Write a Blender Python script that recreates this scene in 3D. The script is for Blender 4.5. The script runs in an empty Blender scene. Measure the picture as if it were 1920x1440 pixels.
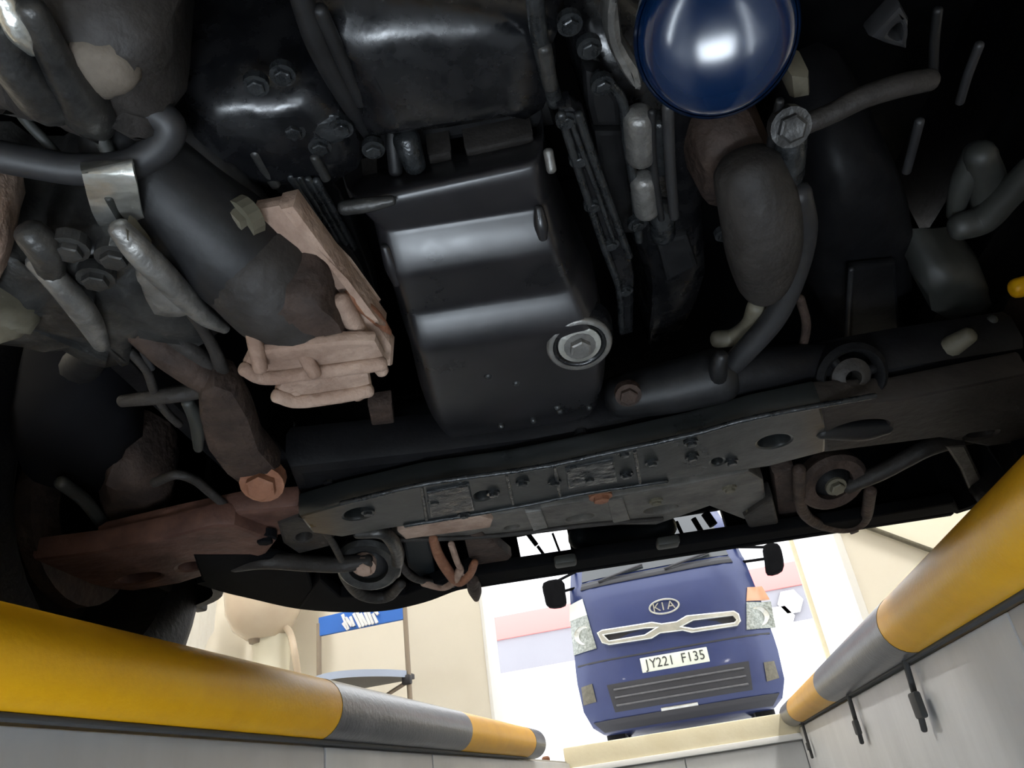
import bpy, bmesh, math, random
from mathutils import Vector, Matrix
random.seed(7)
S = bpy.context.scene
COL = S.collection
PI = math.pi

# ------------------------------------------------------------------ camera
IMW, IMH, FPX = 1920.0, 1440.0, 1400.0
CAM = Vector((0.0, 0.0, -0.13))
VP = (1345.0, 1450.0)
ROLL = math.radians(8.5)
fy = Vector((VP[0]-IMW/2, -(VP[1]-IMH/2), -FPX)).normalized()
nz = Vector((math.cos(ROLL), math.sin(ROLL), 0)).cross(fy).normalized()
if nz.y < 0: nz = -nz
fx = fy.cross(nz)
ROT = Matrix((fx, fy, nz))
cam_d = bpy.data.cameras.new('camera')
cam_d.sensor_fit = 'HORIZONTAL'; cam_d.sensor_width = 36.0
cam_d.lens = 36.0*FPX/IMW
cam_d.clip_start = 0.02; cam_d.clip_end = 200
cam = bpy.data.objects.new('camera', cam_d)
cam.matrix_world = Matrix.Translation(CAM) @ ROT.to_4x4()
COL.objects.link(cam); S.camera = cam

# ------------------------------------------------------------------ world, exposure
w = bpy.data.worlds.new('overcast_sky'); S.world = w; w.use_nodes = True
bg = w.node_tree.nodes['Background']
bg.inputs[0].default_value = (0.93, 0.96, 1.0, 1); bg.inputs[1].default_value = 3.6
S.view_settings.view_transform = 'Standard'
S.view_settings.look = 'None'
S.view_settings.exposure = 0.0
S.view_settings.gamma = 1.0
S.view_settings.use_curve_mapping = False

# ------------------------------------------------------------------ sight helpers: a sight line met with a real plane
def ray(px, py):
    return ROT @ Vector((px-IMW/2, -(py-IMH/2), -FPX))
def P(px, py, z):
    r = ray(px, py); return CAM + r*((z-CAM.z)/r.z)
def PY(px, py, y):
    r = ray(px, py); return CAM + r*(y/r.y)
def PX(px, py, x):
    r = ray(px, py); return CAM + r*(x/r.x)
def PP(px, py, o, n):
    r = ray(px, py); return CAM + r*((o-CAM).dot(n)/r.dot(n))

# ------------------------------------------------------------------ materials
def mat(name, col, rough=.5, metal=0., col2=None, nscale=30., bump=0., bscale=60., coat=0., emit=None, stretch=None, spec=None, trans=0., rough2=None):
    m = bpy.data.materials.new(name); m.use_nodes = True
    nt = m.node_tree; b = nt.nodes['Principled BSDF']
    def c4(c): return (c[0], c[1], c[2], 1)
    b.inputs['Base Color'].default_value = c4(col)
    b.inputs['Roughness'].default_value = rough
    b.inputs['Metallic'].default_value = metal
    if spec is not None: b.inputs['Specular IOR Level'].default_value = spec
    if coat: b.inputs['Coat Weight'].default_value = coat; b.inputs['Coat Roughness'].default_value = .08
    if trans: b.inputs['Transmission Weight'].default_value = trans
    tc = nt.nodes.new('ShaderNodeTexCoord'); mp = nt.nodes.new('ShaderNodeMapping')
    nt.links.new(tc.outputs['Object'], mp.inputs['Vector'])
    if stretch: mp.inputs['Scale'].default_value = stretch
    if col2 is not None:
        n = nt.nodes.new('ShaderNodeTexNoise'); n.inputs['Scale'].default_value = nscale
        n.inputs['Detail'].default_value = 6; n.inputs['Roughness'].default_value = .65
        r = nt.nodes.new('ShaderNodeValToRGB')
        r.color_ramp.elements[0].position = .36; r.color_ramp.elements[1].position = .66
        r.color_ramp.elements[0].color = c4(col); r.color_ramp.elements[1].color = c4(col2)
        nt.links.new(mp.outputs[0], n.inputs['Vector'])
        nt.links.new(n.outputs['Fac'], r.inputs[0]); nt.links.new(r.outputs[0], b.inputs['Base Color'])
        if rough2 is not None:
            mr = nt.nodes.new('ShaderNodeMapRange')
            mr.inputs['From Min'].default_value = .36; mr.inputs['From Max'].default_value = .66
            mr.inputs['To Min'].default_value = rough; mr.inputs['To Max'].default_value = rough2
            nt.links.new(n.outputs['Fac'], mr.inputs['Value']); nt.links.new(mr.outputs[0], b.inputs['Roughness'])
    if bump:
        n2 = nt.nodes.new('ShaderNodeTexNoise'); n2.inputs['Scale'].default_value = bscale; n2.inputs['Detail'].default_value = 4
        bp = nt.nodes.new('ShaderNodeBump'); bp.inputs['Strength'].default_value = bump; bp.inputs['Distance'].default_value = .01
        nt.links.new(mp.outputs[0], n2.inputs['Vector'])
        nt.links.new(n2.outputs['Fac'], bp.inputs['Height']); nt.links.new(bp.outputs[0], b.inputs['Normal'])
    if emit:
        b.inputs['Emission Color'].default_value = c4(emit[:3]); b.inputs['Emission Strength'].default_value = emit[3]
    return m
M = dict(
 black_gloss = mat('black_gloss', (0.004032,0.004368,0.005376), .2, 0, (0.01008,0.01008,0.01109), 40, .12, 25, rough2=.34),
 pan_black = mat('pan_black', (0.0096,0.0096,0.0108), .27, 0, (0.0176,0.016,0.0172), 18, .05, 12, rough2=.36),
 oily = mat('oily_metal', (0.0144,0.01584,0.01728), .22, .3, (0.0336,0.036,0.03744), 45, .35, 60, rough2=.4),
 beam = mat('oiled_beam', (0.0085,0.009775,0.009775), .26, 0, (0.01445,0.01615,0.01615), 9, .1, 30, rough2=.4, spec=.45),
 cast = mat('dark_casting', (0.0066,0.0066,0.0072), .5, .1, (0.015,0.015,0.0159), 22, .12, 40, spec=0.4),
 arm_brown = mat('brown_underseal', (.016,.0135,.012), .65, 0, (.028,.023,.02), 10, .2, 60, spec=.2),
 mud = mat('dried_mud', (.085,.07,.052), .8, 0, (.14,.115,.09), 14, .3, 60),
 alu = mat('dirty_aluminium', (0.1275,0.1237,0.1162), .42, .55, (0.255,0.2475,0.2325), 26, .35, 55),
 alu_dark = mat('grimy_aluminium', (0.0225,0.0225,0.0225), .4, .5, (0.06375,0.06187,0.05812), 24, .3, 50),
 rust = mat('dusty_rust', (.22,.142,.105), .8, 0, (.40,.29,.225), 16, .4, 80, spec=.25),
 support = mat('support_grime', (.06,.056,.05), .5, .2, (.13,.12,.105), 20, .25, 50, spec=.35),
 rust_dark = mat('dark_rust', (0.02475,0.0171,0.0144), .7, 0, (0.0585,0.03825,0.02925), 24, .4, 80, spec=0.25),
 rust_orange = mat('orange_rust', (0.168,0.063,0.0315), .7, 0, (0.252,0.112,0.0595), 40, .3, 90),
 red_brown = mat('red_oxide', (0.048,0.0224,0.0176), .6, 0, (0.12,0.06,0.044), 14, .25, 60, spec=0.25),
 rubber = mat('black_rubber', (.005,.005,.0055), .55, 0, (.009,.009,.0095), 60, .15, 120, spec=.12),
 hose = mat('grey_hose', (0.0135,0.0135,0.01485), .5, 0, (0.0243,0.0243,0.02565), 30),
 brown_grey = mat('grime', (0.0168,0.01456,0.01316), .6, 0, (0.0336,0.0294,0.0266), 20, .3, 60, spec=0.3),
 frame = mat('underseal', (0.0044,0.0044,0.0052), .5, 0, (0.0088,0.0088,0.0096), 14, .15, 50, spec=0.15),
 tinny = mat('shiny_clamp', (0.558,0.558,0.504), .3, .85, (0.72,0.72,0.675), 60, .15, 90),
 filter = mat('blue_filter_paint', (.0010,.009,.034), .17, 0, spec=.5),
 khaki = mat('khaki_grime', (0.0768,0.0696,0.048), .6, 0, (0.1344,0.12,0.0864), 25),
 olive = mat('olive_grime', (0.01772,0.0189,0.01654), .55, 0, (0.03308,0.03426,0.03071), 22),
 plastic = mat('black_plastic', (.004,.004,.0045), .75, 0, (.006,.006,.0065), 30, spec=.02),
 bluish = mat('bluish_plastic', (.006,.009,.011), .5, 0, (.011,.014,.016), 20, spec=.12),
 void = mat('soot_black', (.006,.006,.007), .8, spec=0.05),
 yellow = mat('pipe_yellow', (.68,.34,.004), .4, 0, (.76,.40,.008), 8, .06, 160, spec=.3),
 band = mat('pipe_black', (.06,.06,.064), .3, 0, (.095,.092,.096), 14, .1, 120, spec=.6),
 pit = mat('pit_wall_paint', (.50,.51,.52), .45, 0, (.58,.59,.60), 5, .12, 30, stretch=(1,1,.25)),
 joint = mat('pit_joint', (.05,.05,.05), .8),
 pitfloor = mat('pit_floor', (.07,.07,.07), .5, 0, (.12,.12,.115), 4, .2, 20),
 floor = mat('workshop_floor', (.33,.32,.30), .4, 0, (.42,.41,.38), 3, .1, 20),
 cream = mat('cream_paint', (.78,.735,.64), .6, 0, (.81,.765,.67), 2, .03, 60),
 cream_lt = mat('pale_cream_paint', (.82,.79,.66), .6, 0, (.86,.83,.71), 2),
 white = mat('white_paint', (.85,.85,.84), .5),
 ceil = mat('ceiling_white', (.8,.8,.78), .7),
 kerb = mat('kerb_cream', (.74,.66,.46), .55, 0, (.80,.73,.54), 6, .1, 40),
 pavement = mat('pale_concrete', (.62,.62,.62), .6, 0, (.72,.72,.72), 2),
 redband = mat('red_cladding', (.78,.26,.24), .5),
 greywall = mat('grey_cladding', (.29,.285,.315), .5, 0, (.31,.305,.335), .6),
 vblue = mat('van_blue', (.014,.025,.098), .34, .1, (.018,.03,.11), 3, coat=.25),
 glass = mat('dark_glass', (.03,.035,.038), .08, 0, spec=.8),
 chrome = mat('chrome', (.55,.56,.53), .22, .9, (.7,.7,.66), 12),
 lens = mat('lamp_lens', (.16,.175,.155), .18, .3, (.36,.38,.35), 45, .6, 60),
 amber = mat('amber_lens', (.55,.28,.16), .25),
 plate = mat('plate_white', (.62,.64,.55), .45),
 ink = mat('plate_ink', (.03,.03,.03), .5),
 banner = mat('banner_blue', (.028,.16,.62), .5),
 letter = mat('banner_white', (.85,.87,.92), .5),
 post = mat('post_metal', (.30,.25,.20), .45, .4),
 darkpl = mat('dark_bracket', (.02,.02,.025), .5),
 counter = mat('counter_edge', (.42,.5,.68), .45),
 ceramic = mat('beige_ceramic', (.66,.54,.42), .16, 0, (.70,.60,.47), 5, coat=.6),
 cloth = mat('white_cloth', (.9,.89,.86), .85, 0, bump=.1, bscale=200),
 led = mat('led_diffuser', (.9,.95,1), .5, emit=(.80,.90,1.0,42.)),
 tubelamp = mat('ceiling_diffuser', (.9,.95,1), .5, emit=(1.0,.98,.94,80.)),
 fix = mat('lamp_housing', (.7,.7,.7), .4),
)

# ------------------------------------------------------------------ object helpers
def link(name, me, m, parent=None):
    if isinstance(m, str): m = M[m]
    me.materials.clear(); me.materials.append(m)
    o = bpy.data.objects.new(name, me); COL.objects.link(o)
    if parent is not None:
        o.parent = parent
        o.matrix_parent_inverse = Matrix.Translation(-parent.location) if parent.type == 'EMPTY' else Matrix.Identity(4)
    return o
def from_bm(name, bm, m, parent=None, smooth=False, angle=None):
    bmesh.ops.recalc_face_normals(bm, faces=bm.faces)
    me = bpy.data.meshes.new(name); bm.to_mesh(me); bm.free()
    if smooth:
        for p in me.polygons: p.use_smooth = True
        if angle: me.set_sharp_from_angle(angle=math.radians(angle))
    return link(name, me, m, parent)
def thing(name, label, cat, loc, group=None):
    o = bpy.data.objects.new(name, None); COL.objects.link(o)
    o.location = loc; o['label'] = label; o['category'] = cat
    if group: o['group'] = group
    o.empty_display_size = .1
    return o
def tag(o, label, cat, group=None):
    o['label'] = label; o['category'] = cat
    if group: o['group'] = group
    return o
def struct(o): o['kind'] = 'structure'; return o
def lab(o, s): o['label'] = s; return o

def catmull(pts, n, closed=False):
    out = []; L = len(pts)
    rng = range(L if closed else L-1)
    for i in rng:
        p1 = pts[i]; p2 = pts[(i+1) % L]
        p0 = pts[(i-1) % L] if (closed or i > 0) else p1*2-p2
        p3 = pts[(i+2) % L] if (closed or i+2 < L) else p2*2-p1
        for k in range(n):
            t = k/n
            out.append(.5*((2*p1)+(p2-p0)*t+(2*p0-5*p1+4*p2-p3)*t*t+(3*p1-p0-3*p2+p3)*t**3))
    if not closed: out.append(pts[-1])
    return out

def plate3(name, pts, U, V, h, m, parent, holes=(), bev=.002, smooth=0, hsmooth=0):
    """slab on the plane of pts (world points), spanned by U,V; grows h along U x V"""
    U = U.normalized(); V = V.normalized(); N = U.cross(V); o = pts[0]
    cu = bpy.data.curves.new('tmp', 'CURVE'); cu.dimensions = '2D'; cu.fill_mode = 'BOTH'
    bev = min(bev, h*.45)
    cu.extrude = max(h/2-bev, 1e-5); cu.bevel_depth = bev; cu.bevel_resolution = 1; cu.offset = -bev
    loops = [(pts, smooth)]+[(hh, hsmooth) for hh in holes]
    for lp, sm in loops:
        if sm: lp = catmull(lp, sm, True)
        sp = cu.splines.new('POLY'); sp.points.add(len(lp)-1); sp.use_cyclic_u = True
        for q, p in zip(sp.points, lp):
            d = p-o; q.co = (d.dot(U), d.dot(V), 0, 1)
    ob = bpy.data.objects.new('tmp', cu)
    me = bpy.data.meshes.new_from_object(ob)
    bpy.data.objects.remove(ob); bpy.data.curves.remove(cu)
    mx = Matrix((U, V, N)).transposed().to_4x4(); mx.translation = o+N*(h/2)
    me.transform(mx); me.name = name
    for p in me.polygons: p.use_smooth = True
    me.set_sharp_from_angle(angle=math.radians(40))
    return link(name, me, m, parent)
X3, Y3, Z3 = Vector((1,0,0)), Vector((0,1,0)), Vector((0,0,1))
def slab(name, px, z, h, m, parent, holes=(), bev=.003, smooth=0, hsmooth=4):
    """horizontal plate seen from below: underside at z, grows up by h"""
    return plate3(name, [P(a, b, z) for a, b in px], X3, Y3, h, m, parent,
                  [[P(a, b, z) for a, b in hh] for hh in holes], bev, smooth, hsmooth)
def upslab(name, px, y, d, m, parent, holes=(), bev=.003, smooth=0, hsmooth=0):
    """upright plate facing -y at distance y, grows back by d"""
    return plate3(name, [PY(a, b, y) for a, b in px], X3, -Z3, d, m, parent,
                  [[PY(a, b, y) for a, b in hh] for hh in holes], bev, smooth, hsmooth)
def tri(name, pz, h, m, parent, holes=(), bev=.003, smooth=0):
    """tilted plate: pz = [(px,py,z)...]; the plane goes through the first three points, grows h upwards"""
    a, b, c = [P(*q[:3]) for q in pz[:3]]
    n = (b-a).cross(c-a).normalized()
    if n.z < 0: n = -n
    U = (b-a).normalized(); V = n.cross(U)
    pts = [PP(q[0], q[1], a, n) for q in pz]
    return plate3(name, pts, U, V, h, m, parent, [[PP(q[0], q[1], a, n) for q in hh] for hh in holes], bev, smooth, 4)

def tube(name, pts, r, m, parent, n=6, seg=12, cap=True, ridges=0):
    """pts world points, r a number or list"""
    rr = r if isinstance(r, (list, tuple)) else [r]*len(pts)
    if n > 1:
        p4 = catmull([Vector((*p, q)) for p, q in zip(pts, rr)], n)
        pts = [Vector(v[:3]) for v in p4]; rr = [v[3] for v in p4]
    if n > 1 and cap:
        e0 = (pts[0]-pts[1]).normalized(); e1 = (pts[-1]-pts[-2]).normalized(); r0 = rr[0]; r1 = rr[-1]
        pts = [pts[0]+e0*r0*.75, pts[0]+e0*r0*.6, pts[0]+e0*r0*.35]+pts+[pts[-1]+e1*r1*.35, pts[-1]+e1*r1*.6, pts[-1]+e1*r1*.75]
        rr = [r0*.35, r0*.7, r0*.92]+list(rr)+[r1*.92, r1*.7, r1*.35]
    bm = bmesh.new(); rings = []
    t = (pts[1]-pts[0]).normalized()
    u = t.orthogonal().normalized()
    for i, p in enumerate(pts):
        t2 = (pts[min(i+1, len(pts)-1)]-pts[max(i-1, 0)]).normalized()
        u = (u - t2*u.dot(t2)).normalized(); v = t2.cross(u)
        k = 1 + (.12 if (ridges and i % 2) else 0)
        rings.append([bm.verts.new(p+(u*math.cos(a)+v*math.sin(a))*rr[i]*k) for a in [2*PI*j/seg for j in range(seg)]])
    for a, b in zip(rings, rings[1:]):
        for j in range(seg): bm.faces.new((a[j], a[(j+1) % seg], b[(j+1) % seg], b[j]))
    if cap: bm.faces.new(rings[0]); bm.faces.new(rings[-1][::-1])
    return from_bm(name, bm, m, parent, True, 50)
def ptube(name, pz, r, m, parent, **k): return tube(name, [P(*q) for q in pz], r, m, parent, **k)

def lathe(name, prof, o, axis, m, parent, seg=24, angle=35, closed=False):
    """prof = [(radius, height)...] turned about axis from o"""
    axis = axis.normalized(); u = axis.orthogonal().normalized(); v = axis.cross(u)
    bm = bmesh.new(); rings = []
    for r, h in prof:
        if r < 1e-6: rings.append([bm.verts.new(o+axis*h)])
        else: rings.append([bm.verts.new(o+axis*h+(u*math.cos(a)+v*math.sin(a))*r) for a in [2*PI*j/seg for j in range(seg)]])
    prs = list(zip(rings, rings[1:]))
    if closed: prs.append((rings[-1], rings[0]))
    for a, b in prs:
        for j in range(seg):
            k = (j+1) % seg
            if len(a) == 1 and len(b) == 1: continue
            if len(a) == 1: bm.faces.new((a[0], b[k], b[j]))
            elif len(b) == 1: bm.faces.new((a[j], a[k], b[0]))
            else: bm.faces.new((a[j], a[k], b[k], b[j]))
    return from_bm(name, bm, m, parent, True, angle)

def box(name, c, s, m, parent, bev=.004, rz=0., R=None):
    bm = bmesh.new(); bmesh.ops.create_cube(bm, size=1)
    bmesh.ops.scale(bm, vec=s, verts=bm.verts)
    if bev: bmesh.ops.bevel(bm, geom=bm.edges[:], offset=min(bev, min(s)*.45), segments=2, affect='EDGES', profile=.5)
    if R is not None: bmesh.ops.transform(bm, matrix=R.to_4x4(), verts=bm.verts)
    elif rz: bmesh.ops.rotate(bm, matrix=Matrix.Rotation(rz, 3, 'Z'), verts=bm.verts)
    bmesh.ops.translate(bm, vec=c, verts=bm.verts)
    return from_bm(name, bm, m, parent, True, 40)

def bolt(name, c, axis, r, h, m, parent):
    """hexagon head on a washer"""
    axis = axis.normalized(); u = axis.orthogonal().normalized(); v = axis.cross(u)
    bm = bmesh.new()
    def ring(rad, hh, n): return [bm.verts.new(c+axis*hh+(u*math.cos(a)+v*math.sin(a))*rad) for a in [2*PI*j/n for j in range(n)]]
    def skin(a, b):
        for j in range(len(a)): bm.faces.new((a[j], a[(j+1) % len(a)], b[(j+1) % len(a)], b[j]))
    a = ring(r*1.45, -h, 16); b = ring(r*1.45, h*.25, 16); skin(a, b); bm.faces.new(b); bm.faces.new(a)
    d = ring(r, h*.2, 6); e = ring(r, h*.9, 6); f = ring(r*.82, h, 6); skin(d, e); skin(e, f); bm.faces.new(f); bm.faces.new(d)
    return from_bm(name, bm, m, parent)
DOWN = -Z3
def pbolt(px, py, z, r, m, parent, axis=DOWN, name='bolt'): return bolt(name, P(px, py, z), axis, r, r*.8, m, parent)

def casting(name, px, z0, h, m, parent, grow=.8, lump=.004, sm=3, seed=0, steps=((.55,0),(.86,.06),(1,.3),(1.02,1))):
    """rounded cast lump: outline is its widest section, belly at z0"""
    rnd = random.Random(seed)
    base = [P(a, b, z0+h*.3) for a, b in px]
    if sm: base = catmull(base, sm, True)
    c = sum(base, Vector())/len(base)
    bm = bmesh.new(); rings = []
    for s, t in steps:
        rings.append([bm.verts.new(Vector((c.x+(p.x-c.x)*s+rnd.uniform(-lump, lump), c.y+(p.y-c.y)*s+rnd.uniform(-lump, lump), z0+h*t+rnd.uniform(-lump, lump)))) for p in base])
    n = len(base)
    for a, b in zip(rings, rings[1:]):
        for j in range(n): bm.faces.new((a[j], a[(j+1) % n], b[(j+1) % n], b[j]))
    bm.faces.new(rings[0][::-1]); bm.faces.new(rings[-1])
    return from_bm(name, bm, m, parent, True, 60)

def text(name, s, c, U, V, size, m, parent, ext=.003, shear=0., sx=1.):
    cu = bpy.data.curves.new('tmp', 'FONT'); cu.body = s; cu.size = size; cu.extrude = ext; cu.align_x = 'CENTER'; cu.align_y = 'CENTER'; cu.shear = shear
    ob = bpy.data.objects.new('tmp', cu); me = bpy.data.meshes.new_from_object(ob)
    bpy.data.objects.remove(ob); bpy.data.curves.remove(cu)
    U = U.normalized(); V = V.normalized(); N = U.cross(V)
    mx = Matrix((U*sx, V, N)).transposed().to_4x4(); mx.translation = c
    me.transform(mx); me.name = name
    return link(name, me, m, parent)

# ================================================================== the setting
XL, XR, YE, YB, ZF = -.612, .372, 3.62, -2.6, -1.65       # the pit
RX0, RX1, RY0, RY1, RH = -4.2, 2.7, -5.0, 4.6, 3.5         # the workshop
def slabbox(name, x0, x1, y0, y1, z0, z1, m, parent=None, bev=0):
    return box(name, Vector(((x0+x1)/2, (y0+y1)/2, (z0+z1)/2)), Vector((x1-x0, y1-y0, z1-z0)), m, parent, bev)
# floor with the pit cut out
bm = bmesh.new()
for a, b, c, d in ((RX0, XL-.012, RY0, RY1+.25), (XR+.012, RX1, RY0, RY1+.25), (XL-.012, XR+.012, RY0, YB), (XL-.012, XR+.012, YE+.02, RY1+.25)):
    g = bmesh.ops.create_cube(bm, size=1)['verts']
    bmesh.ops.scale(bm, vec=(b-a, d-c, .12), verts=g); bmesh.ops.translate(bm, vec=((a+b)/2, (c+d)/2, -.06), verts=g)
struct(from_bm('floor', bm, 'floor'))
struct(slabbox('floor_pit', XL-.2, XR+.2, YB-.2, YE+.2, ZF-.1, ZF, 'pitfloor'))
# pit walls: dark backing with separate painted panels in front
def pit_side(name, x, sgn, joints):
    wl = struct(slabbox(name, min(x+sgn*.012, x+sgn*.2), max(x+sgn*.012, x+sgn*.2), YB, YE+.2, ZF, -.13 if False else -.005, 'joint'))
    for y0, y1 in zip(joints, joints[1:]):
        box('panel', Vector((x+sgn*.007, (y0+y1)/2, (ZF-.005)/2)), Vector((.014, y1-y0-.006, -ZF-.012)), 'pit', wl, .003)
    return wl
yl1 = PX(610, 1410, XL).y; yl2 = PX(812, 1425, XL).y
pit_side('wall_pit_left', XL, -1, [YB, -1.7, -.8, .1, .1+(yl1-.1)*.0+.0001, yl1, yl2, YE][:3]+[.15, yl1, yl2, YE])
yr = sorted(PX(a, b, XR).y for a, b in ((1900, 1180), (1700, 1300), (1600, 1360)))
pit_side('wall_pit_right', XR, 1, [YB, -1.7, -.8, yr[0], YE])
we = struct(slabbox('wall_pit_front', XL-.2, XR+.2, YE+.012, YE+.2, ZF, -.05, 'pit'))
for x0, x1 in ((XL, -.12), (-.12, XR)):
    box('panel', Vector(((x0+x1)/2, YE+.007, (ZF-.056)/2)), Vector((x1-x0-.004, .014, -ZF-.058)), 'pit', we, .003)
struct(slabbox('wall_pit_back', XL-.2, XR+.2, YB-.2, YB, ZF, -.122, 'pit'))
# raised cream kerb with a pale nosing at the far end of the pit
kb = struct(slabbox('trim_1', XL-.02, XR+.03, YE-.01, YE+.34, -.045, .055, 'kerb', None, .008))
slabbox('nosing', XL, XR+.01, YE-.022, YE-.008, -.052, -.028, 'white', kb, .003)
pp = PY(1022, 1412, YE-.03)
lathe('corner_post', [(0, 0), (.018, 0), (.018, .085), (.012, .092), (0, .092)], Vector((pp.x, YE-.03, -.06)), Z3, 'rust_orange', kb, 16)
# workshop walls
DX0, DX1, DXR, DH = -1.19, .75, .975, 2.9      # the street doorway and its white reveal
wf = struct(slabbox('wall_front', RX0, DX0, RY1, RY1+.25, 0, RH, 'cream'))
slabbox('pier', DXR, RX1, RY1, RY1+.25, 0, RH, 'cream', wf)
slabbox('lintel', DX0, DXR, RY1, RY1+.25, DH, RH, 'cream', wf)
slabbox('pilaster', -1.66, -1.19, RY1-.012, RY1, 0, RH, 'cream', wf, .002)
dr = struct(slabbox('door_1', DXR, DXR+.22, RY1+.25, 6.05, 0, 4.2, 'white', None, .006))
slabbox('edge_strip', DXR-.012, DXR+.03, RY1-.012, RY1+.01, 0, DH, 'white', dr, .003)
slabbox('edge_strip', DXR-.03, DXR+.22, 6.05, 6.1, 0, 4.2, 'kerb', dr, .003)
slabbox('edge_strip', DX0, DX0+.02, RY1-.02, RY1+.25, 0, DH, 'white', dr, .003)
struct(slabbox('wall_left', RX0-.2, RX0, RY0, RY1+.25, 0, RH, 'cream'))
struct(slabbox('wall_right', RX1, RX1+.2, RY0, RY1+.25, 0, RH, 'cream'))
struct(slabbox('wall_back', RX0-.2, RX1+.2, RY0-.2, RY0, 0, RH, 'cream'))
struct(slabbox('ceiling', RX0-.2, RX1+.2, RY0-.2, RY1+.25, RH, RH+.15, 'ceil'))
# pale slanted soffit with a brown edge high on the right of the front wall
a = PY(1640, 992, 4.55); b = PY(1765, 1038, 4.55)
d = (b-a).normalized(); a2 = a-d*.5; b2 = b+d*.55
nn = Vector((-d.z, 0, d.x)); nn = nn if nn.z > 0 else -nn
sf = struct(plate3('trim_2', [a2, b2, Vector((b2.x, b2.y, 2.6)), Vector((a2.x, a2.y, 2.6))], X3, -Z3, .045, 'cream_lt', None))
tube('edge_bar', [a2+Vector((0, -.01, -.008)), b2+Vector((0, -.01, -.008))], .014, 'khaki', sf, n=1)
# outside
struct(slabbox('ground', -30, 30, RY1+.25, 40, -.12, -.002, 'pavement'))

# ------------------------------------------------------------------ lamps of the workshop and the pit, and an added fill light
def ceiling_lamp(x, y, label):
    t = thing('ceiling_lamp', label, 'lamp', (x, y, RH-.08), 'ceiling tube lamps')
    box('housing', Vector((x, y, RH-.035)), Vector((.28, 1.5, .07)), 'fix', t, .01)
    box('diffuser', Vector((x, y, RH-.08)), Vector((.22, 1.44, .03)), 'tubelamp', t, .01)
for x, y, s in ((-2.6, 2.4, 'left of the pit near the street wall'), (1.6, 2.4, 'right of the pit near the street wall'),
                (-2.6, -1.8, 'left of the pit near the back wall'), (1.6, -1.8, 'right of the pit near the back wall')):
    ceiling_lamp(x, y, 'long white ceiling tube lamp '+s)
def pit_lamp(c, U, N, L, label):
    t = thing('pit_lamp', label, 'lamp', c, 'tube lamps on the pit walls')
    U = U.normalized(); N = N.normalized(); V = N.cross(U)
    R = Matrix((U, V, N)).transposed()
    box('housing', c+N*.012, Vector((L, .07, .024)), 'fix', t, .006, R=R)
    box('diffuser', c+N*.03, Vector((L-.05, .05, .02)), 'led', t, .008, R=R)
    for s in (-1, 1): box('end_cap', c+U*s*(L/2-.012)+N*.026, Vector((.024, .074, .05)), 'fix', t, .006, R=R)
pit_lamp(Vector((XL, -.62, -.50)), Y3, X3, .9, 'white tube lamp high on the left pit wall behind the viewer')
pit_lamp(Vector((XR, -.55, -1.15)), Y3, -X3, .9, 'white tube lamp low on the right pit wall behind the viewer')

wk = thing('fill_light', 'added flat white fill light on the pit floor behind the viewer', 'lamp', (-.16, -.5, ZF))  # unseen light, added to brighten the step faces of the oil pan
box('panel', Vector((-.16, -.5, ZF+.10)), Vector((.56, .34, .03)), 'fix', wk, .01)
box('diffuser', Vector((-.16, -.5, ZF+.118)), Vector((.52, .30, .012)), 'led', wk, .004)
for sx in (-1, 1):
    tube('foot', [Vector((-.16+sx*.2, -.64, ZF+.008)), Vector((-.16+sx*.2, -.62, ZF+.09)), Vector((-.16+sx*.2, -.38, ZF+.09)), Vector((-.16+sx*.2, -.36, ZF+.008))], .009, 'fix', wk, n=1)

# ================================================================== guard pipes of the pit edges
def guard_pipe(x, y0, y1, marks, label, group):
    r = .0475; zc = .045
    t = thing('guard_pipe', label, 'pipe', (x, (y0+y1)/2, 0), group)
    ys = [y0]+marks+[y1]; nb = len(ys)-1
    for i in range(nb):
        yel = (nb-1-i) % 2 == 1
        a, b = ys[i], ys[i+1]
        n = max(4, int((b-a)/.05))
        rr = r+(.0006 if not yel else 0)
        prof = [(rr, (b-a)*k/n) for k in range(n+1)]
        if i == 0: prof = [(0, 0)]+prof
        if i == nb-1: prof = prof[:-1]+[(rr, b-a-.006), (rr-.006, b-a), (0, b-a)]
        lathe('yellow_band' if yel else 'black_band', prof, Vector((x, a, zc)), Y3, 'yellow' if yel else 'band', t, 32)
    return t
def zpipe(px, py): return P(px, py, .045).y
gl = guard_pipe(XL+.004, -1.6, PX(1000, 1396, XL+.004).y, [PX(592, 1330, XL+.004).y, PX(852, 1372, XL+.004).y, PX(980, 1393, XL+.004).y],
                'yellow and black striped guard pipe along the left edge of the pit', 'guard pipes')
gr = guard_pipe(XR-.012, -1.6, PX(1484, 1344, XR-.012).y, [PX(1700, 1160, XR-.012).y, PX(1560, 1282, XR-.012).y, PX(1500, 1330, XR-.012).y],
                'yellow and black striped guard pipe along the right edge of the pit', 'guard pipes')
# wire hangers below the right pipe
for (ax, ay), (bx, by), k in (((1693, 1220), (1733, 1368), 1.5), ((1590, 1300), (1616, 1392), 1.2), ((1503, 1352), (1523, 1420), 1.)):
    p0 = PX(ax, ay, XR-.013); p1 = PX(bx, by, XR-.013)
    bk = tube('bracket', [p0+Vector((0, 0, .02)), p0*.5+p1*.5, p1], .0055, 'joint', gr, n=2, seg=8)
    c = p0*.3+p1*.7
    box('clip', c+Vector((-.004, -.012*k, 0)), Vector((.012, .03*k, .028*k)), 'joint', bk, .004)
# thin dark strip below the left pipe
slabbox('dark_strip', XL+.001, XL+.017, -1.6, 2.7, -.007, -.001, 'joint', gl, .002)
slabbox('dark_strip', XR-.014, XR-.001, -1.6, 3.45, -.007, -.001, 'joint', gr, .002)  # added dark strip, hides the bright gap under the right pipe

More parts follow.
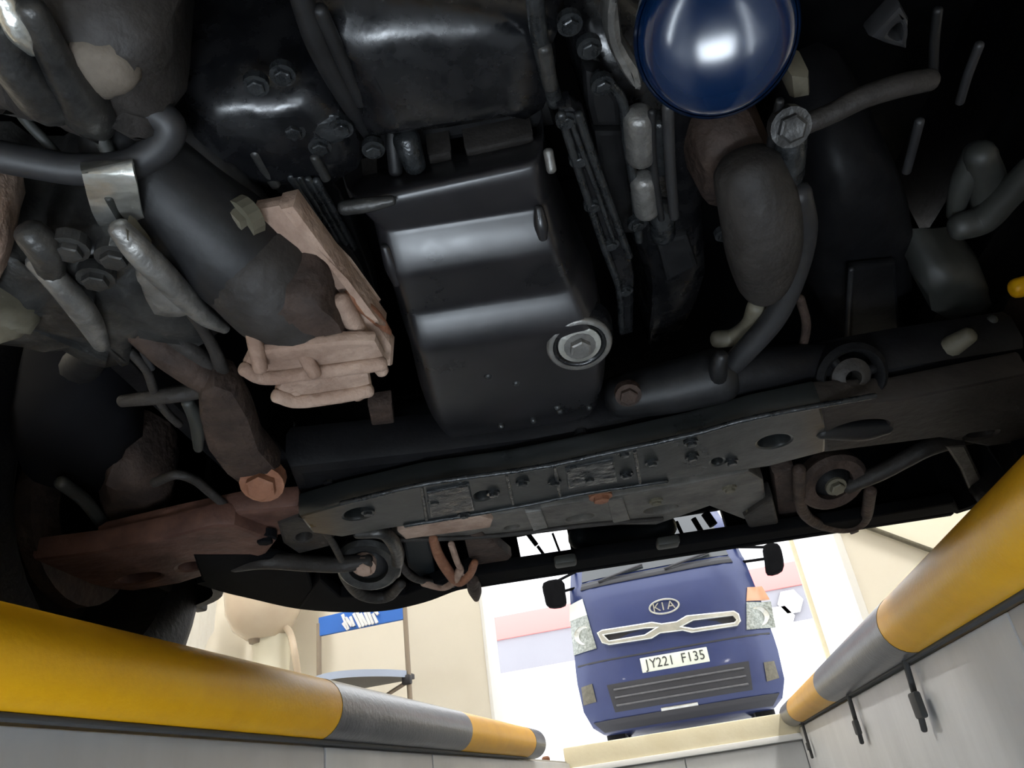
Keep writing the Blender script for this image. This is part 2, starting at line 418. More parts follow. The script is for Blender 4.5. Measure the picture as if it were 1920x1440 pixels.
# ================================================================== the car over the pit
car = thing('car', 'underside of a dark car standing over the pit, with black oil pan and rusty bracket', 'car', (-.03, .3, 0))
YAW = math.radians(8)
CXV = Vector((math.cos(YAW), math.sin(YAW), 0)); CYV = Vector((-math.sin(YAW), math.cos(YAW), 0))
lipL = P(895, 1098, .2); lipR = P(1790, 962, .2)
CXV = (lipR-lipL).normalized(); CYV = Z3.cross(CXV)
YAW = math.atan2(CXV.y, CXV.x)
CO = (lipL+lipR)/2
def CARP(u, v, z): return Vector((CO.x, CO.y, 0))+CXV*(u-.08)+CYV*v+Z3*z       # u to the right, v forward of the lip

# --- body shell: hood, fenders, floor, bumper with its two openings
def cbox(name, u0, u1, v0, v1, z0, z1, m, parent, bev=.004):
    return box(name, CARP((u0+u1)/2, (v0+v1)/2, (z0+z1)/2), Vector((u1-u0, v1-v0, z1-z0)), m, parent, bev, rz=YAW)
cbox('bonnet', -.81, .81, -1.25, .12, .86, .88, 'frame', car)
cbox('bulkhead', -.80, .80, -1.62, -1.58, .40, .88, 'frame', car)
cbox('floor_pan', -.80, .80, -3.4, -1.25, .40, .43, 'frame', car)
cbox('tunnel', -.17, .17, -3.4, -1.3, .405, .425, 'frame', car)
cbox('cowl', -.80, .80, -1.6, -1.2, .86, .88, 'frame', car)
for s in (-1, 1):
    f = cbox('inner_fender', s*.60-.012, s*.60+.012, -1.5, -.02, .30, .88, 'frame', car)
    cbox('side_rail', s*.47-.045, s*.47+.045, -1.5, -.12, .42, .53, 'frame', car, .01)
    cbox('side_panel', s*.80-.01, s*.80+.01, -.30, -.02, .22, .88, 'frame', car)
    cbox('outer_fender', s*.80-.01, s*.80+.01, -1.6, .02, .60, .88, 'frame', car)
    cbox('wheel_arch', s*.70-.10, s*.70+.10, -.96, -.30, .64, .66, 'frame', car)
    cbox('sill', s*.74-.06, s*.74+.06, -3.4, -1.2, .24, .40, 'frame', car, .02)
# bumper: upright wall on the lip line with two openings
def FP(px, py): return PP(px, py, lipL, CYV)
f0, f1 = FP(895, 1098), FP(1790, 962)
top0 = Vector((f0.x, f0.y, .86)); top1 = Vector((f1.x, f1.y, .86))
bump = plate3('bumper', [f0, f1, top1, top0], CXV, -Z3, .018, 'plastic', car,
   [[FP(*q) for q in ((968, 1003), (1062, 985), (1074, 1046), (980, 1062))],
    [FP(*q) for q in ((1228, 972), (1352, 952), (1364, 992), (1238, 1014))]], .003)
# two slats across each opening leave the bright gaps of the photograph
for a, b, wd in (((990, 1001), (1006, 1022), .012), ((1008, 1024), (1024, 1046), .008), ((1036, 1000), (1052, 1042), .006)):
    tube('slat', [FP(*a), FP(*b)], wd*.35, 'plastic', bump, n=1, seg=8)
for a, b, wd in (((1300, 972), (1318, 1002), .012), ((1268, 978), (1282, 1008), .008), ((1322, 962), (1338, 985), .02)):
    tube('slat', [FP(*a), FP(*b)], wd*.4, 'plastic', bump, n=1, seg=8)
# the lip below the bumper and its rounded corners towards the wheels
def sweep_wall(name, plan, z0, z1, th, m, parent):
    pts = catmull([Vector((p.x, p.y, 0)) for p in plan], 6)
    bm = bmesh.new(); rows = []
    for i, p in enumerate(pts):
        t = (pts[min(i+1, len(pts)-1)]-pts[max(i-1, 0)]).normalized(); n = Vector((-t.y, t.x, 0))
        rows.append([bm.verts.new(p+n*k*th/2+Z3*z) for k, z in ((-1, z0), (1, z0), (1, z1), (-1, z1))])
    for a, b in zip(rows, rows[1:]):
        for j in range(4): bm.faces.new((a[j], a[(j+1) % 4], b[(j+1) % 4], b[j]))
    bm.faces.new(rows[0]); bm.faces.new(rows[-1][::-1])
    return from_bm(name, bm, m, parent, True, 40)
cl = [P(*q, .2) for q in ((895, 1098), (850, 1106), (790, 1128), (720, 1143), (640, 1145), (560, 1138), (480, 1120), (430, 1108), (380, 1092))]
sweep_wall('bumper_corner', cl, .2, .86, .02, 'plastic', car)
cr = [P(*q, .2) for q in ((1790, 962), (1830, 948), (1868, 925), (1900, 892), (1925, 850))]
sweep_wall('bumper_corner', cr, .2, .86, .02, 'plastic', car)
sweep_wall('wheel_liner', [P(380, 1092, .2), Vector((-.70, 1.06, 0)), Vector((-.80, 1.10, 0)), Vector((-.95, 1.10, 0))], .215, .86, .015, 'frame', car)
slab('lip', [(890, 1078), (1400, 1003), (1640, 968), (1790, 943), (1800, 960), (1640, 986), (1500, 1004), (895, 1099)], .196, .02, 'plastic', car, bev=.005)
slab('lip', [(600, 1085), (640, 1120), (760, 1115), (885, 1065), (895, 1098), (850, 1108), (790, 1130), (720, 1146), (640, 1148), (560, 1141)], .196, .02, 'plastic', car, bev=.004)
slab('splash_guard', [(378, 1090), (360, 1040), (470, 1040), (575, 1060), (590, 1110), (560, 1140), (480, 1122), (430, 1110)], .199, .016, 'plastic', car, bev=.004)
for q in ((1060, 1052), (1252, 1017)):
    c = P(q[0], q[1], .193); box('clip', c, Vector((.035, .03, .014)), 'olive', car, .004, rz=YAW)
cbox('radiator', -.34, .40, -.26, -.20, .40, .84, 'cast', car, .008)
ptube('air_duct', [(1085, 1008, .25), (1120, 1018, .245), (1180, 1012, .245), (1250, 985, .25)], [.02, .03, .03, .02], 'bluish', car)

# --- front wheels
def wheel(c, sgn):
    t = lathe('tyre', [(.19, -.075), (.215, -.088), (.255, -.09), (.278, -.082), (.288, -.065), (.29, 0), (.288, .065), (.278, .082), (.255, .09), (.215, .088), (.19, .075)], c, CXV, 'rubber', car, 48, 50, True)
    lathe('rim', [(.19, -.075), (.186, -.06), (.175, .0), (.17, .03), (.07, .045), (.06, .02), (0, .02)], c, CXV*sgn, 'alu_dark', t, 32)
    lathe('brake_disc', [(.07, -.03), (.125, -.03), (.125, -.05), (.07, -.05)], c, CXV*sgn, 'rust_dark', t, 32, 30, True)
    for k in (-.045, 0, .045): lathe('groove', [(.2895, k-.004), (.2915, k-.004), (.2915, k+.004), (.2895, k+.004)], c, CXV, 'void', t, 48, 30, True)
wl = PX(378, 1115, -.72); cw = Vector((-.80, .822, .292)); wheel(cw, -1)
wheel(cw+CXV*1.44, 1)

# --- oil pan: a loft of cross rows, shallow at the rear, stepping down to the front
rows = [((620, 338), (1028, 250), .36), ((630, 366), (1034, 284), .315), ((634, 376), (1036, 292), .303), ((640, 386), (1038, 303), .297), ((660, 415), (1043, 352), .292), ((686, 434), (1047, 378), .2915), ((689, 440), (1048, 385), .2907),
        ((692, 446), (1050, 391), .289), ((700, 480), (1058, 422), .279), ((710, 522), (1070, 463), .268), ((713, 529), (1073, 470), .2667), ((717, 536), (1077, 478), .2662), ((726, 565), (1090, 510), .266), ((732, 582), (1098, 528), .2657),
        ((734, 589), (1101, 535), .265), ((737, 596), (1105, 542), .2635), ((746, 630), (1118, 573), .252), ((755, 661), (1133, 606), .2423), ((758, 668), (1137, 613), .2412), ((762, 676), (1141, 622), .2407), ((769, 705), (1150, 660), .2405), ((776, 735), (1153, 700), .2403),
        ((786, 775), (1150, 735), .2403), ((800, 806), (1141, 763), .2418), ((812, 820), (1132, 777), .246), ((822, 829), (1124, 786), .254), ((830, 838), (1118, 797), .28), ((832, 842), (1116, 800), .36)]
bm = bmesh.new(); grid = []
for (la, ra, z) in rows:
    a = P(la[0], la[1], z); b = P(ra[0], ra[1], z); r = []
    us = [0, .006, .03, .075]+[.10+.80*k/8 for k in range(9)]+[.925, .97, .994, 1]
    up = [.09, .042, .014, .002]+[0]*9+[.002, .014, .042, .09]
    bow = lambda u: -.008*(1-(2*u-1)**2)
    for u, h in zip(us, up):
        p = a.lerp(b, u); r.append(bm.verts.new((p.x, p.y, min(z+h+bow(u)*0, .40))))
    grid.append(r)
for r0, r1 in zip(grid, grid[1:]):
    for j in range(len(r0)-1): bm.faces.new((r0[j], r0[j+1], r1[j+1], r1[j]))
pan = from_bm('oil_pan', bm, 'pan_black', car, True)
pan.modifiers.new('s', 'SUBSURF').levels = 1; pan.modifiers['s'].render_levels = 1
# side notches pressed into the first step
ptube('rib', [(722, 465, .283), (734, 500, .276), (744, 530, .270)], [.004, .006, .004], 'pan_black', pan, n=3)
ptube('rib', [(1010, 392, .288), (1014, 420, .281), (1018, 445, .275)], [.004, .006, .004], 'pan_black', pan, n=3)
# drain boss and plug on the lower front corner
dc = P(1085, 640, .2425)
dax = Vector((.05, -.35, -1)).normalized()
bs = lathe('drain_boss', [(.0, -.02), (.036, -.02), (.034, -.004), (.030, .004), (.026, .007), (.0225, .006), (.021, .002), (.018, 0), (0, 0)], dc, dax, 'black_gloss', pan, 36, 60)
lathe('drain_washer', [(.0185, .0), (.0205, .002), (.0205, .006), (.0165, .0075), (.0125, .0075)], dc, dax, 'tinny', pan, 36, 50)
bolt('drain_plug', dc+dax*.006, dax, .0105, .009, 'alu', pan)
lathe('drain_collar', [(.030, .0), (.0315, .005), (.029, .008), (.026, .008), (.0245, .005)], dc, dax, 'alu', pan, 36, 60)
# oil drops and a seam on the pan's front
for q in ((915, 705, .2405), (1050, 772, .2405), (1045, 765, .2405), (968, 718, .2405), (940, 800, .241), (1105, 765, .241), (1000, 790, .2405)):
    c = P(*q); lathe('oil_drop', [(.004, .003), (.0042, 0), (.003, -.002), (0, -.003)], c, Z3, 'oily', pan, 10, 80)
# highlights on the pan's rear edge, shaped as short lighter metal pieces
ptube('rim_glint', [(645, 390, .294), (690, 384, .291), (735, 376, .290)], [.006, .006, .004], 'alu_dark', pan)
ptube('rim_glint', [(1028, 285, .300), (1034, 318, .292)], [.004, .004], 'alu', pan, n=2)

# small cast webs behind the pan
for q, z in ((((645, 350), (708, 336), (716, 358), (655, 375)), .345), (((802, 292), (846, 284), (850, 312), (808, 322)), .345), (((872, 282), (1000, 255), (1005, 275), (878, 306)), .345)):
    slab('web', q, z, .03, 'brown_grey', car)
slab('rear_bridge', [(700, 232), (900, 205), (1030, 190), (1045, 240), (880, 262), (720, 290)], .37, .05, 'cast', car, bev=.008)
ptube('sensor', [(762, 262, .335), (778, 310, .325)], [.011, .009], 'oily', car, n=2)
ptube('stub', [(735, 250, .35), (742, 320, .335)], .006, 'cast', car, n=2)

# --- sump flange on the right: bent rail with ridges and bolts
fl = slab('sump_flange', [(1046, 205), (1072, 200), (1098, 222), (1118, 290), (1150, 380), (1182, 470), (1190, 520), (1188, 625), (1163, 632), (1160, 540), (1140, 480), (1100, 370), (1065, 275)], .30, .02, 'black_gloss', car, bev=.004)
ptube('ridge', [(1052, 215, .298), (1085, 320, .298), (1135, 470, .298), (1160, 540, .298), (1166, 620, .298)], .0035, 'oily', fl)
ptube('ridge', [(1085, 215, .298), (1110, 290, .298), (1150, 400, .298), (1180, 480, .298)], .0035, 'oily', fl)
ptube('ridge', [(1074, 235, .297), (1092, 285, .297), (1120, 360, .297), (1150, 450, .297)], .0022, 'oily', fl)
for q in ((1086, 300), (1112, 385), (1145, 458), (1172, 545), (1062, 226)): pbolt(*q, .299, .0055, 'oily', fl)
# left sump flange and rail
fl2 = slab('sump_flange', [(470, 290), (500, 282), (560, 330), (620, 400), (680, 500), (705, 570), (690, 580), (640, 500), (570, 410), (500, 345)], .315, .02, 'cast', car, bev=.004)
ptube('ridge', [(478, 285, .312), (500, 322, .312), (516, 345, .312)], .0045, 'alu_dark', fl2)
ptube('ridge', [(590, 295, .312), (612, 335, .312), (600, 312, .312)], .004, 'alu_dark', fl2, n=2)
for k in range(4):
    ptube('fin', [(545+16*k, 330+3*k, .311), (575+16*k, 375+6*k, .309), (615+16*k, 440+8*k, .309)], .0036, 'oily', fl2, n=3)
slab('side_web', [(505, 330), (600, 305), (640, 360), (700, 520), (715, 600), (660, 560), (600, 460)], .345, .03, 'cast', car)

# --- gearbox above the pan
gb = casting('gearbox', [(560, -60), (1030, -60), (1035, 60), (1030, 150), (900, 178), (690, 205), (655, 150), (610, 60)], .30, .16, 'black_gloss', car, lump=.002, seed=2)
tri('gearbox_plate', [(665, 160, .318), (890, 85, .312), (905, 165, .300), (700, 205, .302)], .02, 'alu_dark', car, bev=.006)
tri('gearbox_plate', [(650, 50, .31), (770, 30, .31), (800, 110, .318), (680, 130, .318)], .015, 'cast', car, bev=.005)
ptube('gearbox_rib', [(560, -20, .30), (600, 90, .305), (660, 200, .318), (690, 250, .33)], [.007, .008, .007, .005], 'cast', car)
ptube('gearbox_rib', [(600, 20, .30), (640, 110, .305), (676, 190, .315)], .005, 'cast', car)
ptube('gearbox_rib', [(1000, -30, .30), (1010, 60, .302), (1025, 130, .306), (1040, 190, .315)], .006, 'oily', car)
ptube('gearbox_rib', [(1020, 90, .30), (1032, 160, .305)], .0055, 'alu_dark', car, n=2)
casting('clutch_housing', [(340, 110), (480, 90), (620, 110), (690, 240), (640, 300), (500, 300), (400, 260), (350, 200)], .31, .14, 'black_gloss', car, lump=.003, seed=4)
for q in ((530, 140), (640, 240), (550, 245), (600, 275), (700, 280), (480, 160)): pbolt(*q, .312, .006, 'oily', car)
slab('housing_lip', [(520, 250), (620, 215), (650, 235), (645, 270), (560, 290), (520, 280)], .312, .02, 'oily', car, bev=.006, smooth=3)

# --- engine block details right of the pan
casting('engine_block', [(1040, -40), (1200, -60), (1290, 100), (1310, 330), (1300, 520), (1210, 640), (1190, 480), (1120, 260)], .36, .2, 'black_gloss', car, lump=.003, seed=5)
bk = slab('engine_bracket', [(1140, 0), (1162, -10), (1170, 80), (1200, 130), (1206, 172), (1186, 168), (1150, 110), (1136, 60)], .315, .025, 'alu', car, bev=.006, smooth=2)
slab('side_plate', [(1095, 130), (1130, 140), (1165, 185), (1170, 240), (1110, 240), (1100, 200)], .325, .02, 'cast', car, bev=.006)
ptube('pipe_line', [(1120, 140, .318), (1165, 185, .316), (1175, 260, .315), (1190, 360, .314), (1198, 450, .314)], .004, 'oily', car)
slab('side_plate', [(1112, 245), (1168, 245), (1185, 370), (1195, 440), (1160, 440), (1125, 330)], .335, .02, 'cast', car, bev=.005)
ptube('plug_tube', [(1198, 222, .312), (1202, 290, .312)], .0125, 'alu', car, n=2, seg=16)
ptube('plug_tube', [(1206, 340, .312), (1212, 392, .312)], .0115, 'alu', car, n=2, seg=16)
ptube('plug_tube', [(1234, 230, .32), (1236, 308, .32)], .011, 'oily', car, n=2, seg=16)
ptube('plug_tube', [(1240, 392, .32), (1243, 438, .32)], .012, 'oily', car, n=2, seg=16)
ptube('thin_rod', [(1252, 200, .30), (1256, 300, .30), (1264, 405, .30)], .0045, 'hose', car)
ptube('thin_rod', [(1222, 210, .305), (1226, 310, .305), (1240, 410, .305)], .003, 'cast', car)
slab('side_plate', [(1230, 455), (1290, 440), (1310, 500), (1250, 530)], .35, .02, 'cast', car, bev=.005)
for q in ((1105, 90), (1068, 45), (1130, 160), (1195, 420), (1357, 440)): pbolt(*q, .31, .006, 'oily', car)

# --- blue oil filter, domed end pointing down
fc = P(1345, 70, .170)
fax = Vector((.15, .56, .82)).normalized()
fil = lathe('oil_filter', [(0, -.002), (.008, -.0018), (.017, -.0011), (.026, .0008), (.033, .0042), (.0368, .009), (.0385, .016), (.0385, .085), (.036, .088), (.036, .095)], fc, fax, 'filter', car, 56, 60)
lathe('base_ring', [(.032, .094), (.041, .094), (.041, .108), (.032, .108)], fc, fax, 'cast', fil, 32, 40, True)
lathe('rim_seam', [(.0378, .011), (.0396, .0145), (.0394, .018), (.0384, .019)], fc, fax, 'filter', fil, 56, 40)
lathe('filter_neck', [(.0, .10), (.026, .10), (.028, .2), (.0, .2)], fc, fax, 'cast', fil, 24, 40)

# --- right side: starter, hoses, tubes, brackets
st = tube('starter_motor', [P(1405, 330, .30), P(1425, 400, .285), P(1432, 470, .275), P(1432, 530, .27), P(1430, 560, .272)], [.030, .034, .033, .024, .008], 'brown_grey', car, seg=20)
ptube('starter_cap', [(1446, 430, .262), (1440, 500, .262)], [.010, .006], 'rust_dark', st, n=3)
casting('engine_mount', [(1300, 220), (1400, 200), (1440, 280), (1420, 350), (1330, 360), (1290, 300)], .33, .12, 'rust_dark', car, lump=.004, seed=9)
hz = ptube('coolant_hose', [(1495, 365, .29), (1506, 430, .285), (1490, 510, .28), (1455, 590, .27), (1405, 650, .262), (1355, 700, .258)], .0125, 'hose', car, seg=16)
ptube('hose_collar', [(1352, 668, .25), (1346, 690, .245), (1350, 722, .245)], [.008, .010, .008], 'cast', car, n=3)
ptube('coolant_hose', [(1345, 636, .29), (1375, 632, .288), (1405, 610, .286), (1418, 575, .286)], .010, 'khaki', car)
ptube('thin_hose', [(1470, 690, .28), (1500, 660, .28), (1512, 610, .285), (1500, 560, .29)], .005, 'rust_dark', car)
bt = lab(ptube('bolt_post', [(1480, 215, .32), (1482, 260, .31), (1480, 330, .30)], [.010, .013, .012], 'oily', car, n=4, seg=16), 'short glossy cylinder')
pbolt(1482, 238, .297, .011, 'alu_dark', bt, axis=Vector((0, -.6, -1)))
ptube('metal_pipe', [(1505, 235, .315), (1560, 212, .318), (1620, 182, .322), (1690, 160, .326), (1742, 150, .33)], [.0085, .0085, .009, .0095, .009], 'brown_grey', car, seg=14)
ptube('thin_rod', [(1462, 190, .31), (1445, 270, .31), (1432, 370, .31)], .0035, 'cast', car)
slab('relay_box', [(1480, 140), (1522, 145), (1524, 185), (1486, 192)], .335, .04, 'khaki', car, bev=.008)
slab('corner_bracket', [(1632, 72), (1690, 10), (1706, 40), (1702, 95), (1660, 84)], .36, .02, 'hose', car, [[(1668, 66), (1688, 46), (1690, 76)]], .004)
ptube('thin_rod', [(1836, 85, .36), (1815, 140, .36), (1800, 190, .36)], .004, 'hose', car)
ptube('thin_rod', [(1724, 228, .36), (1712, 275, .36), (1700, 320, .36)], .0045, 'hose', car)
ptube('thin_rod', [(1758, 20, .37), (1752, 80, .37), (1750, 150, .37)], .004, 'cast', car)
casting('gear_case', [(1520, 260), (1640, 240), (1700, 380), (1690, 560), (1600, 620), (1520, 560), (1500, 400)], .36, .16, 'frame', car, lump=.003, seed=11)
ptube('bracket_edge', [(1596, 505, .34), (1592, 560, .34), (1588, 640, .34)], .0032, 'hose', car)
slab('bracket_plate', [(1595, 505), (1680, 495), (1690, 640), (1592, 640)], .345, .012, 'frame', car, bev=.004)
# strut and knuckle at far right
ptube('knuckle', [(1790, 400, .33), (1805, 345, .335), (1838, 292, .34)], [.008, .012, .016], 'olive', car)
ptube('knuckle', [(1838, 290, .335), (1852, 350, .33), (1850, 415, .322)], [.014, .017, .012], 'olive', car)
ptube('control_link', [(1800, 425, .31), (1845, 410, .31), (1885, 370, .31), (1935, 320, .31)], [.014, .015, .014, .014], 'olive', car)
casting('brake_caliper', [(1722, 520), (1760, 490), (1830, 500), (1855, 555), (1800, 585), (1745, 570)], .31, .07, 'olive', car, lump=.003, seed=13)
ptube('tie_rod', [(1735, 700, .255), (1770, 660, .255), (1815, 630, .255)], [.007, .013, .010], 'khaki', car)
ptube('wire', [(1860, 600, .28), (1868, 640, .275), (1885, 670, .27)], .006, 'olive', car)
ptube('yellow_tag', [(1908, 540, .31), (1930, 534, .31)], .012, 'yellow', car, n=2)

# --- rubber mount ring over the beam
rc = P(1592, 705, .235)
rax = Vector((.1, -.75, -.7)).normalized()
mt = lathe('rubber_mount', [(.036, -.02), (.04, -.01), (.04, .008), (.034, .014), (.030, .010), (.028, 0)], rc, rax, 'rubber', car, 32, 40, True)
lathe('sleeve', [(.012, -.015), (.02, -.012), (.022, .006), (.014, .012), (.009, .012), (.008, -.01)], rc, rax, 'brown_grey', mt, 24, 40, True)
for a in (0.3, 2.3, 4.4):
    u = rax.orthogonal().normalized(); v = rax.cross(u); d = u*math.cos(a)+v*math.sin(a)
    tube('spoke', [rc+d*.018, rc+d*.036], .006, 'rubber', mt, n=1)

# --- cross beams
b1 = slab('cross_beam', [(535, 880), (830, 848), (1000, 826), (1160, 798), (1340, 755), (1560, 715), (1700, 690), (1930, 655), (1930, 745), (1680, 756), (1400, 800), (1100, 850), (900, 884), (560, 940)], .235, .06, 'frame', car, bev=.016)
for q in ((615, 900), (865, 862), (1090, 815)): pbolt(*q, .236, .006, 'frame', b1)
ptube('beam_tube', [(1165, 742, .262), (1250, 728, .26), (1345, 705, .258)], [.026, .030, .032], 'cast', car, seg=20)
bt2 = ptube('beam_tube', [(1348, 705, .26), (1450, 690, .26), (1545, 682, .26)], [.026, .026, .024], 'frame', car, seg=20)
pbolt(1178, 740, .24, .010, 'rust_dark', car, axis=Vector((0, -.6, -1)))
def oval(cx, cy, rx, ry, n=12, t=-.16): return [(cx+rx*math.cos(2*PI*k/n)*1-ry*math.sin(2*PI*k/n)*0, cy+rx*math.cos(2*PI*k/n)*t+ry*math.sin(2*PI*k/n)) for k in range(n)]
b2 = slab('subframe', [(560, 968), (640, 945), (800, 908), (960, 885), (1150, 848), (1300, 815), (1420, 782), (1540, 757), (1552, 800), (1548, 848), (1440, 876), (1250, 902), (1100, 924), (960, 952), (860, 975), (740, 990), (640, 1008), (585, 1000)], .2, .03, 'beam', car,
          [oval(672, 964, 26, 10), oval(1452, 828, 30, 11), oval(905, 930, 16, 8), oval(1345, 866, 10, 6)], .004)
ptube('flange_edge', [(640, 944, .199), (800, 907, .199), (1000, 878, .199), (1150, 847, .199), (1300, 814, .199), (1420, 782, .199), (1640, 742, .199)], .0032, 'oily', b2)
ptube('flange_edge', [(760, 985, .199), (900, 962, .199), (1000, 944, .199), (1100, 924, .199), (1250, 902, .199)], .003, 'oily', b2)
for q in ((980, 905), (1040, 905), (1105, 898), (1175, 890), (1222, 868), (1298, 858), (1296, 830), (1372, 866), (925, 925), (690, 960), (815, 940), (1170, 850), (870, 965)):
    pbolt(*q, .1985, .0058, 'oily', b2)
for x0, y0, x1, y1 in ((790, 912, 800, 975), (950, 890, 962, 945), (1040, 875, 1050, 930), (1190, 845, 1200, 905)):
    ptube('press_line', [(x0, y0, .199), (x1, y1, .199)], .0022, 'oily', b2, n=1, seg=8)
slab('press_panel', [(800, 925), (880, 910), (890, 958), (808, 972)], .196, .008, 'oily', b2, bev=.002)
slab('press_panel', [(1060, 880), (1150, 862), (1158, 905), (1066, 918)], .197, .006, 'oily', b2, bev=.002)
slab('subframe_arm', [(1535, 758), (1690, 748), (1930, 700), (1930, 800), (1700, 830), (1545, 850)], .2, .03, 'arm_brown', car, [oval(1612, 806, 56, 15, 16)], .005)
# --- radiator support beam with slots
b3 = slab('radiator_support', [(735, 1002), (860, 975), (1000, 955), (1130, 935), (1290, 908), (1405, 884), (1432, 900), (1440, 960), (1395, 975), (1330, 950), (1230, 985), (1100, 985), (1010, 1000), (900, 1012), (780, 1018)], .215, .03, 'support', car,
          [oval(1088, 972, 26, 6), oval(1240, 956, 32, 7), oval(960, 990, 14, 4)], .004)
ptube('front_edge', [(745, 1012, .213), (900, 1006, .213), (1010, 995, .213), (1100, 984, .213), (1240, 972, .213)], .004, 'brown_grey', b3)
slab('tab', [(1138, 940), (1168, 935), (1182, 975), (1150, 982)], .211, .01, 'support', b3, bev=.002)
slab('tab', [(985, 962), (1015, 958), (1028, 990), (1000, 996)], .211, .01, 'alu', b3, bev=.002)
lab(pbolt(1126, 930, .213, .011, 'rust_orange', b3), 'rusty orange bolt')
pbolt(1230, 940, .213, .007, 'khaki', b3); pbolt(1368, 916, .213, .007, 'khaki', b3); pbolt(1410, 958, .213, .007, 'khaki', b3)
slab('end_plate', [(1395, 970), (1432, 945), (1450, 935), (1462, 985), (1440, 1000), (1405, 992)], .207, .03, 'brown_grey', car, bev=.005)
slab('stay', [(1450, 890), (1490, 880), (1500, 965), (1462, 985)], .225, .03, 'rust_dark', car, bev=.005)
slab('rusty_strip', [(745, 998), (900, 968), (925, 975), (920, 990), (760, 1012)], .209, .012, 'rust', car, bev=.003)

# --- right lower: mount ring, bolt, links
c = P(1562, 905, .215); ax = Vector((.1, -.5, -.85)).normalized()
mr = lathe('bush', [(.028, -.02), (.048, -.018), (.05, 0), (.044, .006), (.028, .004)], c, ax, 'rust_dark', car, 32, 40, True)
lathe('bush_core', [(0, .008), (.012, .008), (.02, .004), (.028, -.006), (.028, -.02)], c, ax, 'rubber', mr, 24, 50)
bolt('bush_bolt', c+ax*.008, ax, .0105, .01, 'khaki', mr)
ptube('loop_bar', [(1498, 880, .215), (1502, 950, .205), (1530, 980, .2), (1580, 990, .2), (1620, 975, .2), (1632, 920, .205)], .009, 'rust_dark', car)
ptube('stabiliser_bar', [(1590, 912, .21), (1650, 886, .215), (1700, 860, .22), (1745, 838, .225), (1830, 815, .24)], [.011, .012, .012, .012, .011], 'brown_grey', car)
slab('link_bracket', [(1772, 838), (1812, 835), (1845, 905), (1852, 925), (1820, 928), (1800, 880)], .215, .015, 'brown_grey', car, bev=.004)
ptube('beam_recess', [(1540, 808, .205), (1612, 806, .205), (1660, 800, .205)], [.010, .014, .010], 'cast', car)
slab('lower_arm', [(1700, 760), (1930, 720), (1930, 830), (1850, 840), (1740, 820)], .222, .03, 'arm_brown', car, [oval(1840, 815, 24, 6)], .008)
slab('tow_plate', [(1580, 985), (1600, 975), (1612, 998), (1595, 1004)], .2, .02, 'rust_dark', car, bev=.004)

# --- rusty bracket left of the pan
rb = tri('rusty_bracket', [(440, 397, .275), (547, 378, .275), (735, 690, .212), (705, 692, .212), (652, 610, .2), (590, 560, .2), (512, 470, .2), (462, 412, .2)][:2]+[(738, 650, .218), (735, 692, .2), (700, 690, .2), (652, 612, .2), (588, 562, .2), (512, 472, .2), (462, 414, .2)], .022, 'rust', car, bev=.007)
tri('bracket_arm', [(520, 392, .262), (550, 385, .262), (722, 620, .222), (700, 610, .2), (640, 530, .2), (580, 470, .2)], .03, 'rust', rb, bev=.006)
ptube('bracket_fork', [(640, 565, .232), (665, 610, .226), (700, 670, .216), (716, 695, .212)], [.008, .008, .007, .006], 'rust', rb)
ptube('bracket_fork', [(655, 555, .238), (700, 590, .235), (722, 625, .232)], .006, 'rust_orange', rb)
sh = slab('bracket_shelf', [(455, 688), (468, 662), (520, 655), (640, 640), (705, 640), (722, 672), (715, 690), (600, 704), (500, 716), (470, 710)], .206, .012, 'rust', rb, bev=.005)
slab('bracket_shelf', [(515, 738), (528, 718), (600, 712), (692, 700), (697, 730), (670, 744), (560, 758), (530, 754)], .196, .012, 'rust', rb, bev=.005)
ptube('shelf_rim', [(460, 692, .204), (500, 708, .203), (600, 697, .203), (715, 682, .203)], .0065, 'rust', rb)
ptube('shelf_rim', [(520, 742, .194), (560, 752, .193), (640, 742, .193), (690, 732, .194)], .0065, 'rust', rb)
for a, b in (((470, 600), (488, 690)), ((548, 622), (590, 700)), ((595, 650), (640, 745)), ((545, 690), (556, 735)), ((650, 690), (672, 742))):
    ptube('bracket_web', [(a[0], a[1], .228), ((a[0]+b[0])/2, (a[1]+b[1])/2, .212), (b[0], b[1], .199)], [.006, .0065, .006], 'rust', rb, n=3)
casting('bracket_body', [(470, 590), (520, 545), (590, 530), (640, 575), (660, 630), (640, 660), (560, 672), (480, 672)], .212, .06, 'rust_dark', rb, lump=.002, seed=21)
pbolt(452, 412, .268, .011, 'khaki', rb, axis=Vector((-.6, -.4, -.7)))
# --- drive shaft running down to the bracket
ds = ptube('drive_shaft', [(230, 270, .31), (330, 370, .29), (440, 470, .272), (520, 545, .26)], [.030, .038, .045, .043], 'cast', car, seg=24)
ptube('shaft_collar', [(480, 505, .262), (530, 560, .25), (560, 595, .242)], [.045, .044, .036], 'brown_grey', ds, n=8, seg=24)
ptube('shaft_line', [(390, 520, .245), (440, 560, .235), (475, 600, .225)], .004, 'alu', ds)
ptube('shaft_edge', [(300, 360, .272), (380, 470, .25), (440, 545, .238)], .006, 'alu_dark', ds)
ptube('chassis_strut', [(340, 260, .33), (420, 350, .31), (560, 520, .285), (650, 620, .27)], [.02, .022, .022, .02], 'cast', car)

